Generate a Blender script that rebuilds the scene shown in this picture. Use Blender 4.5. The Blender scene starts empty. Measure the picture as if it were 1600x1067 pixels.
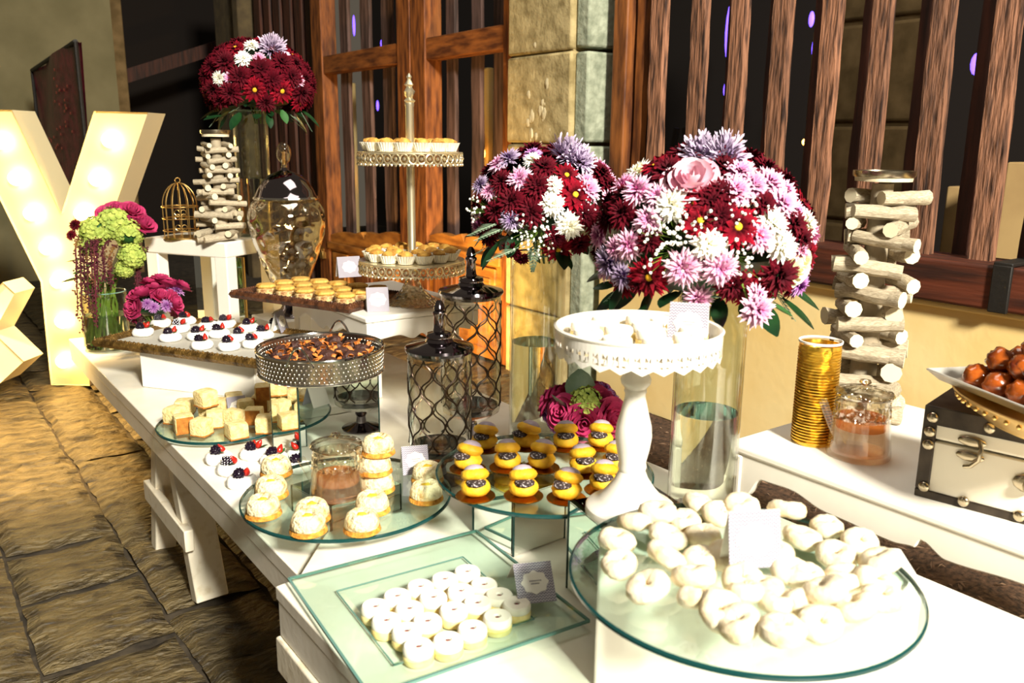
import bpy, math, random
from mathutils import Vector, Matrix, noise
random.seed(7)
C = bpy.context.scene.collection
PI = math.pi
R_ = math.radians

# ------------------------------------------------------------------ camera
F_PX, PITCH, YAW, ROLL, EYE = 1320.0, R_(13.2), R_(36.5), R_(0.6), 1.2
cF = Vector((math.sin(YAW) * math.cos(PITCH), math.cos(YAW) * math.cos(PITCH), -math.sin(PITCH)))
cR0 = Vector((math.cos(YAW), -math.sin(YAW), 0))
cU0 = cR0.cross(cF)
cR = cR0 * math.cos(ROLL) + cU0 * math.sin(ROLL)
cU = cU0 * math.cos(ROLL) - cR0 * math.sin(ROLL)
cC = Vector((0, 0, EYE))
cam_d = bpy.data.cameras.new('camera')
cam = bpy.data.objects.new('camera', cam_d)
C.objects.link(cam)
M = Matrix((cR, cU, -cF)).transposed().to_4x4()
M.translation = cC
cam.matrix_world = M
cam_d.sensor_width = 36
cam_d.lens = F_PX / 1600 * 36
cam_d.clip_start = 0.05
cam_d.dof.use_dof = True
cam_d.dof.focus_distance = 2.2
cam_d.dof.aperture_fstop = 6.0
sc = bpy.context.scene
sc.camera = cam
sc.view_settings.view_transform = 'Standard'
sc.view_settings.look = 'None'
sc.view_settings.exposure = 0.0
sc.view_settings.gamma = 1
sc.view_settings.use_curve_mapping = False
sc.cycles.use_denoising = True
sc.cycles.max_bounces = 12
sc.cycles.transparent_max_bounces = 24
sc.cycles.sample_clamp_indirect = 4.0

# ------------------------------------------------------------------ light
w = bpy.data.worlds.new('night')
sc.world = w
w.use_nodes = True
bg = w.node_tree.nodes['Background']
bg.inputs[0].default_value = (1.0, 0.84, 0.62, 1)
bg.inputs[1].default_value = 0.10

def light(name, kind, loc, target, energy, color, size=0.5, **kw):
    d = bpy.data.lights.new(name, kind)
    d.energy = energy
    d.color = color
    if kind == 'AREA':
        d.size = size
    else:
        d.shadow_soft_size = size
    for k, v in kw.items():
        setattr(d, k, v)
    o = bpy.data.objects.new(name, d)
    C.objects.link(o)
    o.location = loc
    if target is not None:
        o.rotation_euler = (Vector(target) - Vector(loc)).to_track_quat('-Z', 'Y').to_euler()
    return o

light('key_lamp', 'AREA', (0.0, -4.1, 4.1), (1.35, 1.8, 0.45), 1290, (1.0, 0.94, 0.80), 0.8)
light('wall_wash', 'SPOT', (1.95, 3.3, 0.12), (2.7, 4.6, 0.75), 190, (1.0, 0.62, 0.22), 0.12, spot_size=R_(125), spot_blend=0.8)
light('floor_glow_fill', 'SPOT', (-0.15, 3.6, 2.0), (0.33, 3.85, 0.0), 800, (1.0, 0.66, 0.26), 0.12, spot_size=R_(58), spot_blend=0.9)  # added spot, stands in for the letter bulbs' golden glow on the slabs
light('overhead_fill', 'AREA', (1.7, 1.8, 4.2), (1.6, 2.0, 0), 50, (1.0, 0.93, 0.80), 1.8)  # added soft fill, puts bright reflections on the chrome and evens the tabletop
light('inner_fill', 'POINT', (3.35, 0.9, 2.5), None, 9, (1.0, 0.74, 0.42), 0.15)  # added fill that brightens the pillar behind the bars

# ------------------------------------------------------------------ pixel rays -> points on real planes
def ray(px, py):
    return cF + cR * ((px - 800) / F_PX) - cU * ((py - 533.5) / F_PX)
def atz(px, py, z):
    d = ray(px, py)
    return cC + d * ((z - EYE) / d.z)
def atx(px, py, x):
    d = ray(px, py)
    return cC + d * (x / d.x)
def aty(px, py, y):
    d = ray(px, py)
    return cC + d * (y / d.y)
def atd(px, py, depth):
    return cC + ray(px, py) * depth
def atplane(px, py, p0, n):
    d = ray(px, py)
    return cC + d * ((Vector(p0) - cC).dot(n) / d.dot(n))
def depth(p):
    return (Vector(p) - cC).dot(cF)

# ------------------------------------------------------------------ materials
def lin(h):
    h = h.lstrip('#')
    o = []
    for i in (0, 2, 4):
        c = int(h[i:i + 2], 16) / 255
        o.append(c / 12.92 if c <= 0.04045 else ((c + 0.055) / 1.055) ** 2.4)
    return (*o, 1)

MATS = {}
def mat(name, col, rough=0.5, metal=0.0, col2=None, scale=20.0, stretch=(1, 1, 1), bump=0.0, bscale=None, lo=0.35, hi=0.65,
        trans=0.0, ior=1.45, emit=None, estr=0.0, coat=0.0, rnd=0.0, sss=0.0, voro=False, detail=6.0, spec=0.5):
    m = bpy.data.materials.new(name)
    m.use_nodes = True
    nt = m.node_tree
    b = nt.nodes['Principled BSDF']
    L = nt.links.new
    b.inputs['Base Color'].default_value = lin(col)
    b.inputs['Roughness'].default_value = rough
    b.inputs['Metallic'].default_value = metal
    b.inputs['Transmission Weight'].default_value = trans
    b.inputs['IOR'].default_value = ior
    b.inputs['Coat Weight'].default_value = coat
    b.inputs['Specular IOR Level'].default_value = spec
    if sss:
        b.inputs['Subsurface Weight'].default_value = sss
        b.inputs['Subsurface Radius'].default_value = (0.01, 0.006, 0.004)
    if emit:
        b.inputs['Emission Color'].default_value = lin(emit)
        b.inputs['Emission Strength'].default_value = estr
    tc = nt.nodes.new('ShaderNodeTexCoord')
    mp = nt.nodes.new('ShaderNodeMapping')
    mp.inputs['Scale'].default_value = stretch
    L(tc.outputs['Object'], mp.inputs['Vector'])
    src = None
    if col2:
        n = nt.nodes.new('ShaderNodeTexNoise')
        n.inputs['Scale'].default_value = scale
        n.inputs['Detail'].default_value = detail
        L(mp.outputs[0], n.inputs['Vector'])
        r = nt.nodes.new('ShaderNodeValToRGB')
        r.color_ramp.elements[0].position = lo
        r.color_ramp.elements[1].position = hi
        r.color_ramp.elements[0].color = lin(col)
        r.color_ramp.elements[1].color = lin(col2)
        L(n.outputs['Fac'], r.inputs['Fac'])
        src = r.outputs['Color']
    if rnd:
        oi = nt.nodes.new('ShaderNodeObjectInfo')
        hs = nt.nodes.new('ShaderNodeHueSaturation')
        ma = nt.nodes.new('ShaderNodeMapRange')
        ma.inputs['To Min'].default_value = 1 - rnd
        ma.inputs['To Max'].default_value = 1 + rnd
        L(oi.outputs['Random'], ma.inputs['Value'])
        L(ma.outputs[0], hs.inputs['Value'])
        if src:
            L(src, hs.inputs['Color'])
        else:
            hs.inputs['Color'].default_value = lin(col)
        src = hs.outputs['Color']
    if src:
        L(src, b.inputs['Base Color'])
    if bump:
        if voro:
            n2 = nt.nodes.new('ShaderNodeTexVoronoi')
            n2.feature = 'SMOOTH_F1'
            out = n2.outputs['Distance']
        else:
            n2 = nt.nodes.new('ShaderNodeTexNoise')
            n2.inputs['Detail'].default_value = 5
            out = n2.outputs['Fac']
        n2.inputs['Scale'].default_value = bscale or scale
        L(mp.outputs[0], n2.inputs['Vector'])
        bp = nt.nodes.new('ShaderNodeBump')
        bp.inputs['Strength'].default_value = bump
        bp.inputs['Distance'].default_value = 0.01
        L(out, bp.inputs['Height'])
        L(bp.outputs[0], b.inputs['Normal'])
    MATS[name] = m
    return m

def thin_glass(name, tint, refl=0.75, base=0.05, power=4.0, rough=0.0, bump=0.0, bscale=30):
    """clear thin sheet: light passes straight through, edges reflect more"""
    m = bpy.data.materials.new(name)
    m.use_nodes = True
    nt = m.node_tree
    nt.nodes.clear()
    L = nt.links.new
    o = nt.nodes.new('ShaderNodeOutputMaterial')
    t = nt.nodes.new('ShaderNodeBsdfTransparent')
    t.inputs[0].default_value = lin(tint)
    g = nt.nodes.new('ShaderNodeBsdfGlossy')
    g.inputs['Roughness'].default_value = rough
    lw = nt.nodes.new('ShaderNodeLayerWeight')
    lw.inputs[0].default_value = 0.5
    p = nt.nodes.new('ShaderNodeMath')
    p.operation = 'POWER'
    p.inputs[1].default_value = power
    a = nt.nodes.new('ShaderNodeMath')
    a.operation = 'MULTIPLY_ADD'
    a.inputs[1].default_value = refl
    a.inputs[2].default_value = base
    mx = nt.nodes.new('ShaderNodeMixShader')
    L(lw.outputs['Facing'], p.inputs[0])
    L(p.outputs[0], a.inputs[0])
    L(a.outputs[0], mx.inputs[0])
    L(t.outputs[0], mx.inputs[1])
    L(g.outputs[0], mx.inputs[2])
    L(mx.outputs[0], o.inputs[0])
    if bump:
        v = nt.nodes.new('ShaderNodeTexVoronoi')
        v.feature = 'SMOOTH_F1'
        v.inputs['Scale'].default_value = bscale
        tc = nt.nodes.new('ShaderNodeTexCoord')
        L(tc.outputs['Object'], v.inputs['Vector'])
        bp = nt.nodes.new('ShaderNodeBump')
        bp.inputs['Strength'].default_value = bump
        bp.inputs['Distance'].default_value = 0.02
        L(v.outputs['Distance'], bp.inputs['Height'])
        L(bp.outputs[0], g.inputs['Normal'])
        L(bp.outputs[0], lw.inputs['Normal'])
    MATS[name] = m
    return m

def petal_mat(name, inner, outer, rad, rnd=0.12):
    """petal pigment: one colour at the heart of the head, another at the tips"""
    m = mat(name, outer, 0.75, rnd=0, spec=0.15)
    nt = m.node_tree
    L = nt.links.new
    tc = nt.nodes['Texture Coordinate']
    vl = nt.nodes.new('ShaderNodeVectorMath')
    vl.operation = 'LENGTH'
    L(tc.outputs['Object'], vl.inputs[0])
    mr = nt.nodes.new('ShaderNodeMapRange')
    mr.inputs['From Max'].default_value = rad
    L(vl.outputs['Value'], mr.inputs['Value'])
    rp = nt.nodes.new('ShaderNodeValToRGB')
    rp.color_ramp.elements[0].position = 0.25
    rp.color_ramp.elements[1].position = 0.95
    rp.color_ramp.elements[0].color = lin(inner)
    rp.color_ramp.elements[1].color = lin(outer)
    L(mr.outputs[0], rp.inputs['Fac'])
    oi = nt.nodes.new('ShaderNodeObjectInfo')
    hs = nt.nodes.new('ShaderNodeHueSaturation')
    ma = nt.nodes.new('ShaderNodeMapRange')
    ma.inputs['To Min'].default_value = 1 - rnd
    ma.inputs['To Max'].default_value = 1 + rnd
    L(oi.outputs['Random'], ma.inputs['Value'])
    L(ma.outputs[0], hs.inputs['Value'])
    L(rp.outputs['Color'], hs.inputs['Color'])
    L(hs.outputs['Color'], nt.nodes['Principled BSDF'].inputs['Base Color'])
    return m

white = mat('white_paint', '#f1ece0', 0.38, col2='#e6dfd0', scale=9, bump=0.05, bscale=60)
white_gloss = mat('white_enamel', '#e9e4da', 0.28, coat=0.3)
riser_white = mat('riser_white', '#f3efe6', 0.42, col2='#ebe6da', scale=5)
leg_white = mat('scuffed_white', '#ece3cf', 0.5, col2='#cdbd9d', scale=30, lo=0.55, hi=0.8, bump=0.1, bscale=80)
plaster_y = mat('yellow_plaster', '#f6dc9e', 0.85, col2='#efce88', scale=3.0, bump=0.12, bscale=25)
plaster_o = mat('olive_plaster', '#777053', 0.9, col2='#686246', scale=3, bump=0.1, bscale=40)
stone_c = mat('column_stone', '#b7a476', 0.9, col2='#86754c', scale=14, bump=0.5, bscale=40, rnd=0.1)
stone_g = mat('column_lichen', '#aab09a', 0.9, col2='#7f8672', scale=20, bump=0.5, bscale=50)
stone_d = mat('far_stone', '#75603f', 0.9, col2='#574628', scale=9, bump=0.3)
floor_st = mat('floor_stone', '#6f6040', 0.5, col2='#2a2115', scale=14, bump=1.0, bscale=34, rnd=0.14, stretch=(0.7, 1.7, 1), detail=10)
floor_st.node_tree.nodes['Bump'].inputs['Distance'].default_value = 0.03
mortar = mat('floor_mortar', '#4a4032', 0.95, col2='#2d261d', scale=25, bump=0.5)
soil = mat('soil', '#5a4232', 0.95, col2='#2e2119', scale=60, bump=0.8, bscale=90)
chip_m = mat('soil_chips', '#8b705a', 0.9, rnd=0.2)
bar_wood = mat('bar_wood', '#94664c', 0.75, col2='#2e1a12', scale=9, stretch=(7, 7, 0.8), bump=0.9, bscale=16, rnd=0.2, lo=0.4, hi=0.66, detail=9)
bar_dark = mat('inner_bar_wood', '#4a2517', 0.7, col2='#26120b', scale=6, stretch=(6, 6, 0.6), bump=0.4)
bar_grey = mat('door_bar_wood', '#6a5048', 0.75, col2='#37261f', scale=6, stretch=(6, 6, 0.6), bump=0.4, rnd=0.15)
frame_w = mat('door_frame_wood', '#8f5424', 0.6, col2='#4c250c', scale=8, detail=9, stretch=(4, 4, 0.7), bump=0.35)
frame_h = mat('door_rail_wood', '#8f5424', 0.6, col2='#4c250c', scale=8, detail=9, stretch=(4, 0.7, 4), bump=0.35)
beam_w = mat('sill_beam_wood', '#5c2a17', 0.6, col2='#2c130b', scale=6, stretch=(6, 0.5, 6), bump=0.5)
panel_w = mat('carved_panel_wood', '#b5762f', 0.6, col2='#7d4a18', scale=8, stretch=(3, 0.8, 3), bump=0.3)
black_m = mat('black_iron', '#17130f', 0.6, bump=0.2, bscale=40)
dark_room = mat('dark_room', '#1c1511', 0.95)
beige_in = mat('inner_beige', '#b89a68', 0.9, col2='#a5875a', scale=4)
banner_m = mat('red_banner', '#7a2434', 0.4, col2='#43101c', scale=12, bump=0.4, bscale=60)
sequin = mat('sequin', '#c86a5c', 0.2, 0.8)
letter_m = mat('letter_paint', '#ddcfa6', 0.5)
bulb_m = mat('bulb_glow', '#fff0c8', 0.4, emit='#ffd27a', estr=42)
tiny_bulb = mat('string_bulb', '#ffd9a0', 0.4, emit='#ffb050', estr=10)
purple_m = mat('purple_lamp', '#8060ff', 0.4, emit='#6a4cff', estr=4)
mirror = mat('mirror', '#e9eeea', 0.02, 1.0)
mirror_edge = mat('mirror_edge', '#1f3b38', 0.2, 0.3)
teal = mat('glass_edge', '#123b3a', 0.12, 0.0)
teal2 = mat('glass_rim', '#8fc0b4', 0.1, trans=0.4)
plate_g = thin_glass('plate_glass', '#eef8f4', 0.7, 0.07)
tray_g = thin_glass('tray_glass', '#e2f1ea', 0.6, 0.08, rough=0.05)
jar_g = thin_glass('jar_glass', '#fcfbf6', 0.75, 0.05, 2.6)
vase_g = thin_glass('vase_glass', '#f8faf4', 0.8, 0.07, 3)
def gel(name, col, fac):
    m = bpy.data.materials.new(name)
    m.use_nodes = True
    nt = m.node_tree
    nt.nodes.clear()
    o, t, d, x = (nt.nodes.new('ShaderNode' + k) for k in ('OutputMaterial', 'BsdfTransparent', 'BsdfTranslucent', 'MixShader'))
    t.inputs[0].default_value = lin(col)
    d.inputs[0].default_value = lin(col)
    d2 = nt.nodes.new('ShaderNodeBsdfDiffuse')
    d2.inputs[0].default_value = lin(col)
    ad = nt.nodes.new('ShaderNodeMixShader')
    nt.links.new(d.outputs[0], ad.inputs[1])
    nt.links.new(d2.outputs[0], ad.inputs[2])
    x.inputs[0].default_value = fac
    nt.links.new(t.outputs[0], x.inputs[1])
    nt.links.new(ad.outputs[0], x.inputs[2])
    nt.links.new(x.outputs[0], o.inputs[0])
    return m
clear_g = thin_glass('clear_glass', '#fdfdfa', 0.75, 0.06, 2.6)
pinkwater = gel('peach_liquid', '#fdebdc', 0.10)
amber_g = gel('amber_gel', '#fad2a0', 0.22)
smoke_g = thin_glass('smoked_glass', '#8f8a88', 0.7, 0.12, 3)
urn_g = thin_glass('hammered_glass', '#fdf6e0', 0.7, 0.22, 2.0, 0.02, 1.0, 24)
water_top = thin_glass('water_top', '#8fc4c0', 0.6, 0.12, 2.5)
crystal = thin_glass('crystal', '#fff6e2', 0.8, 0.25, 1.5, 0.02, 0.6, 90)
water_m = mat('water', '#ffffff', 0.0, trans=1.0, ior=1.33)

chrome = mat('chrome', '#e8e4dc', 0.08, 1.0)
steel = mat('hammered_steel', '#cfcac0', 0.2, 1.0)
gun = mat('smoky_chrome', '#8b8288', 0.07, 1.0)
lattice_m = mat('lattice_wire', '#3a2c22', 0.3, 0.7)
silver_b = mat('silver_band', '#fbeecb', 0.3, 0.9)
gold = mat('gold', '#ecc04a', 0.34, 1.0, bump=0.5, bscale=60, voro=True)
gold_s = mat('gold_smooth', '#e6c078', 0.28, 1.0)
gold_board = mat('gold_board', '#a66c1e', 0.22, 0.95)
frame_g = mat('gilt_frame', '#8a6a34', 0.42, 0.55, col2='#4d3716', scale=40, bump=0.6, bscale=120)
frame_b = mat('brown_frame', '#6a3f24', 0.5, 0.15, col2='#3a1f10', scale=50, bump=0.5, bscale=120)
tray_in = mat('tray_white_mat', '#b4b0a6', 0.6)
tray_inb = mat('tray_brown_mat', '#55331d', 0.5)
lace = mat('paper_doily', '#f4f0e8', 0.8)
cake_m = mat('sponge_cake', '#efdca4', 0.85, col2='#dfc078', scale=60, bump=0.5, bscale=160, rnd=0.06)
crust_m = mat('cake_crust', '#b9772c', 0.8, col2='#8e5318', scale=60, bump=0.3)
choux_m = mat('choux_yellow', '#eebe2c', 0.6, col2='#d99a14', scale=35, bump=0.3, bscale=80, rnd=0.06)
choux_top = mat('lilac_glaze', '#b9aab4', 0.45, col2='#a2929f', scale=30)
choux_fill = mat('seed_filling', '#2c2020', 0.8, col2='#b8aeb0', scale=260, lo=0.56, hi=0.64)
coco_m = mat('coconut', '#efdfb4', 0.9, col2='#d2a24c', scale=55, lo=0.5, hi=0.72, bump=1.0, bscale=150)
coco_b = mat('toasted_crust', '#dba440', 0.8, col2='#a9681c', scale=90, bump=0.6, bscale=140)
green_b = mat('pistachio_crumb', '#b9a838', 0.8, col2='#e0b52c', scale=160)
cookie_m = mat('shortbread', '#f0dda0', 0.85, col2='#e4c87e', scale=60, rnd=0.05)
sugar_m = mat('icing_sugar', '#ece5d6', 0.9)
jam_m = mat('jam', '#7a1420', 0.2, coat=0.4)
donut_m = mat('sugared_dough', '#e0d3b8', 0.9, col2='#cdb078', scale=30, lo=0.5, hi=0.8, bump=0.25, bscale=90, rnd=0.04)
donut_in = mat('golden_crumb', '#c99a4e', 0.9, col2='#a87430', scale=50)
mering = mat('meringue', '#fbf9f4', 0.6, sss=0.15)
berry = mat('blackberry', '#1c1020', 0.22, coat=0.4)
straw = mat('strawberry', '#c02a1a', 0.3, col2='#8e1210', scale=60, coat=0.3)
leaf_d = mat('leaf_dark', '#1f4420', 0.35, col2='#12301a', scale=20, rnd=0.25, coat=0.2)
leaf_m = mat('leaf_mid', '#356030', 0.45, col2='#2a5526', scale=20, rnd=0.2)
leaf_g = mat('leaf_silver', '#93a58e', 0.5, col2='#6c8468', scale=20, rnd=0.15)
stem_m = mat('stem', '#6f8a34', 0.5, col2='#4f6a24', scale=20)
choc = mat('chocolate', '#4c2e28', 0.4, col2='#2c1712', scale=60, bump=0.6, bscale=120)
choc_l = mat('orange_wafer', '#e08a3c', 0.6, col2='#8e4416', scale=60, rnd=0.15)
bis_b = mat('biscuit_base', '#8e5a30', 0.8, col2='#e2c58a', scale=120, bump=0.5, bscale=140)
bis_t = mat('biscuit_top', '#dfb35c', 0.7, col2='#c08a34', scale=60, bump=0.5, bscale=120, rnd=0.12)
foil = mat('silver_liner', '#f3eee0', 0.35, 0.5)
muff = mat('baked_top', '#d9a84e', 0.7, col2='#a86a24', scale=50, bump=0.6, bscale=80, rnd=0.12)
caramel = mat('caramel_puff', '#a8541a', 0.18, col2='#6c2a0c', scale=40, coat=0.6, rnd=0.15)
drift = mat('driftwood', '#c4b79e', 0.8, col2='#94866f', scale=12, bump=0.3, bscale=40, rnd=0.15)
drift_e = mat('driftwood_cut', '#e6dcc2', 0.8, col2='#cfc09c', scale=50)
card_m = mat('card_white', '#e6e2da', 0.7)
ink = mat('card_ink', '#8d8a90', 0.7)
chest_w = mat('chest_white', '#e9e2d0', 0.6, col2='#d6a766', scale=7, lo=0.62, hi=0.78)
chest_d = mat('chest_dark', '#4c4238', 0.45, 0.4, col2='#2b241e', scale=20)
pewter = mat('pewter', '#b7ab93', 0.25, 1.0)
rose_pk = mat('rose_magenta', '#c43a6e', 0.6, col2='#96204c', scale=18, rnd=0.12, sss=0.1)
rose_lt = mat('rose_blush', '#f3cdd8', 0.6, col2='#e2a8bc', scale=18, sss=0.1)
rose_wh = mat('rose_cream', '#f2ecc8', 0.5)
hyd_m = mat('hydrangea_green', '#b4c05c', 0.7, col2='#8a9f44', scale=50)
amar_m = mat('amaranth', '#4c1220', 0.8, col2='#8a6a2a', scale=14, lo=0.5, hi=0.75, rnd=0.2)
gyp_m = mat('gypsophila', '#f7f5ec', 0.7)
eye_m = mat('flower_eye', '#e0a81c', 0.7)
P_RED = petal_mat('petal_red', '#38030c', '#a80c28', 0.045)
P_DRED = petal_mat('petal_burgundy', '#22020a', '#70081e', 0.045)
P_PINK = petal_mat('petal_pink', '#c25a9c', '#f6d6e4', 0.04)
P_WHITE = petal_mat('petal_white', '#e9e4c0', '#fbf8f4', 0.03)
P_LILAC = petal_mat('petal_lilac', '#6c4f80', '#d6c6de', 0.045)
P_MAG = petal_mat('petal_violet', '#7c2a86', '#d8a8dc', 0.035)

def chevron_mat():
    m = mat('card_chevron', '#cfcbd2', 0.7)
    nt = m.node_tree
    L = nt.links.new
    tc = nt.nodes['Texture Coordinate']
    sp = nt.nodes.new('ShaderNodeSeparateXYZ')
    L(tc.outputs['Object'], sp.inputs[0])
    def mth(op, a, b=None):
        n = nt.nodes.new('ShaderNodeMath')
        n.operation = op
        for i, v in enumerate((a, b)):
            if v is None:
                continue
            if isinstance(v, (int, float)):
                n.inputs[i].default_value = v
            else:
                L(v, n.inputs[i])
        return n.outputs[0]
    zig = mth('PINGPONG', sp.outputs['X'], 0.0025)
    s = mth('ADD', mth('MULTIPLY', zig, 1.2), sp.outputs['Z'])
    f = mth('GREATER_THAN', mth('PINGPONG', s, 0.0022), 0.0011)
    mx = nt.nodes.new('ShaderNodeMix')
    mx.data_type = 'RGBA'
    mx.inputs['A'].default_value = lin('#b9b5be')
    mx.inputs['B'].default_value = lin('#736d80')
    L(f, mx.inputs['Factor'])
    L(mx.outputs['Result'], nt.nodes['Principled BSDF'].inputs['Base Color'])
    return m
chevron = chevron_mat()

# ------------------------------------------------------------------ mesh building
class MB:
    def __init__(s):
        s.v, s.f, s.mi = [], [], []
    def add(s, vs, fs, mi=0, T=None):
        o = len(s.v)
        s.v += [tuple(T @ Vector(v)) if T else tuple(v) for v in vs]
        s.f += [tuple(i + o for i in f) for f in fs]
        s.mi += [mi] * len(fs)
        return s
    def box(s, c, d, mi=0, T=None):
        x, y, z = c
        a, b, e = d[0] / 2, d[1] / 2, d[2] / 2
        vs = [(x - a, y - b, z - e), (x + a, y - b, z - e), (x + a, y + b, z - e), (x - a, y + b, z - e),
              (x - a, y - b, z + e), (x + a, y - b, z + e), (x + a, y + b, z + e), (x - a, y + b, z + e)]
        return s.add(vs, [(3, 2, 1, 0), (4, 5, 6, 7), (0, 1, 5, 4), (1, 2, 6, 5), (2, 3, 7, 6), (3, 0, 4, 7)], mi, T)
    def beam(s, p, q, wd, ht, mi=0, up=(0, 0, 1)):
        p, q = Vector(p), Vector(q)
        d = (q - p)
        l = d.length
        d.normalize()
        a = d.cross(Vector(up))
        if a.length < 1e-4:
            a = Vector((1, 0, 0))
        a.normalize()
        b = a.cross(d)
        vs = []
        for e in (p, q):
            for i, j in ((-1, -1), (1, -1), (1, 1), (-1, 1)):
                vs.append(e + a * (i * wd / 2) + b * (j * ht / 2))
        return s.add(vs, [(0, 1, 2, 3), (7, 6, 5, 4), (0, 4, 5, 1), (1, 5, 6, 2), (2, 6, 7, 3), (3, 7, 4, 0)], mi)
    def lathe(s, prof, n=32, mi=0, T=None, wob=None):
        vs, fs, rings = [], [], []
        for r, z in prof:
            if r < 1e-6:
                rings.append([len(vs)])
                vs.append((0, 0, z))
            else:
                rings.append(list(range(len(vs), len(vs) + n)))
                for k in range(n):
                    a = 2 * PI * k / n
                    rr = r * (wob(a, z) if wob else 1)
                    vs.append((rr * math.cos(a), rr * math.sin(a), z))
        for A, B in zip(rings, rings[1:]):
            for k in range(n):
                k2 = (k + 1) % n
                if len(A) == 1 and len(B) == 1:
                    break
                if len(A) == 1:
                    fs.append((A[0], B[k2], B[k]))
                elif len(B) == 1:
                    fs.append((A[k], A[k2], B[0]))
                else:
                    fs.append((A[k], A[k2], B[k2], B[k]))
        return s.add(vs, fs, mi, T)
    def tube(s, pts, r, n=8, mi=0, closed=False):
        pts = [Vector(p) for p in pts]
        rs = r if isinstance(r, (list, tuple)) else [r] * len(pts)
        vs, fs = [], []
        m = len(pts)
        up = None
        for i, p in enumerate(pts):
            if closed:
                d = pts[(i + 1) % m] - pts[i - 1]
            else:
                d = pts[min(i + 1, m - 1)] - pts[max(i - 1, 0)]
            d.normalize()
            if up is None:
                up = Vector((0, 0, 1)) if abs(d.z) < 0.9 else Vector((1, 0, 0))
            a = d.cross(up)
            a.normalize()
            b = a.cross(d)
            up = b
            for k in range(n):
                t = 2 * PI * k / n
                vs.append(p + (a * math.cos(t) + b * math.sin(t)) * rs[i])
        for i in range(m if closed else m - 1):
            j = (i + 1) % m
            for k in range(n):
                k2 = (k + 1) % n
                fs.append((i * n + k, i * n + k2, j * n + k2, j * n + k))
        if not closed:
            fs.append(tuple(range(n))[::-1])
            fs.append(tuple(range((m - 1) * n, m * n)))
        return s.add(vs, fs, mi)
    def ball(s, c, r, n=12, m=8, mi=0, sc=(1, 1, 1), jit=0.0, jf=1.0):
        prof = [(math.sin(PI * i / m), -math.cos(PI * i / m)) for i in range(m + 1)]
        prof[0] = (0, -1)
        prof[-1] = (0, 1)
        o = len(s.v)
        s.lathe(prof, n, mi)
        for i in range(o, len(s.v)):
            v = Vector(s.v[i])
            k = 1 + jit * noise.noise(v * jf + Vector(c) * 37) if jit else 1
            s.v[i] = (c[0] + v.x * r * sc[0] * k, c[1] + v.y * r * sc[1] * k, c[2] + v.z * r * sc[2] * k)
        return s
    def prism(s, poly, z0, z1, mi=0, T=None):
        n = len(poly)
        if sum(poly[i - 1][0] * poly[i][1] - poly[i][0] * poly[i - 1][1] for i in range(n)) < 0:
            poly = poly[::-1]
        vs = [(x, y, z0) for x, y in poly] + [(x, y, z1) for x, y in poly]
        fs = [tuple(range(n))[::-1], tuple(range(n, 2 * n))] + [(i, (i + 1) % n, n + (i + 1) % n, n + i) for i in range(n)]
        return s.add(vs, fs, mi, T)
    def mesh(s, name, mats, smooth=True, angle=40):
        me = bpy.data.meshes.new(name)
        me.from_pydata([tuple(v) for v in s.v], [], s.f)
        for m in (mats if isinstance(mats, (list, tuple)) else [mats]):
            me.materials.append(m)
        me.polygons.foreach_set('material_index', s.mi)
        if smooth:
            me.polygons.foreach_set('use_smooth', [True] * len(me.polygons))
            me.set_sharp_from_angle(angle=R_(angle))
        me.update()
        return me

def link(name, me, parent=None, loc=(0, 0, 0), rot=None, scale=None, mw=None):
    o = bpy.data.objects.new(name, me)
    C.objects.link(o)
    if parent:
        o.parent = parent
    o.location = loc
    if rot is not None:
        if hasattr(rot, 'to_euler') or len(rot) == 4:
            o.rotation_mode = 'QUATERNION'
            o.rotation_quaternion = rot
        else:
            o.rotation_euler = rot
    if scale is not None:
        o.scale = (scale,) * 3 if isinstance(scale, (int, float)) else scale
    return o
def obj(name, mb, mats, parent=None, loc=(0, 0, 0), rot=None, scale=None, smooth=True, angle=40, bevel=0, seg=2):
    o = link(name, mb.mesh(name, mats, smooth, angle), parent, loc, rot, scale)
    if bevel:
        b = o.modifiers.new('edge', 'BEVEL')
        b.width = bevel
        b.segments = seg
        b.limit_method = 'ANGLE'
        b.angle_limit = R_(50)
    return o
def thing(name, label, cat, loc=(0, 0, 0), rotz=0, group=None, rot=None):
    o = bpy.data.objects.new(name, None)
    C.objects.link(o)
    o.empty_display_size = 0.05
    o.location = loc
    o.rotation_euler = rot if rot else (0, 0, rotz)
    o['label'] = label
    o['category'] = cat
    if group:
        o['group'] = group
    return o
def tag(o, label, cat, group=None):
    o['label'] = label
    o['category'] = cat
    if group:
        o['group'] = group
    return o
def stuff(o, label=None):
    o['kind'] = 'stuff'
    if label:
        o['label'] = label
    return o
def struct(o, label=None):
    o['kind'] = 'structure'
    if label:
        o['label'] = label
    return o
def copy_thing(root, name, loc, rotz, label, group=None):
    r = root.copy()
    r.name = name
    C.objects.link(r)
    r.location = loc
    r.rotation_euler = (0, 0, rotz)
    r['label'] = label
    if group:
        r['group'] = group
    for ch in root.children:
        c = ch.copy()
        C.objects.link(c)
        c.parent = r
        for g in ch.children:
            d = g.copy()
            C.objects.link(d)
            d.parent = c
    return r
ORD = ['first', 'second', 'third', 'fourth', 'fifth', 'sixth', 'seventh', 'eighth', 'ninth', 'tenth', 'eleventh', 'twelfth',
       'thirteenth', 'fourteenth', 'fifteenth', 'sixteenth', 'seventeenth', 'eighteenth', 'nineteenth', 'twentieth']
def rz(a):
    return Matrix.Rotation(a, 4, 'Z')
def lathe_obj(name, prof, m, parent=None, n=40, **kw):
    return obj(name, MB().lathe(prof, n), m, parent, **kw)

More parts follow.
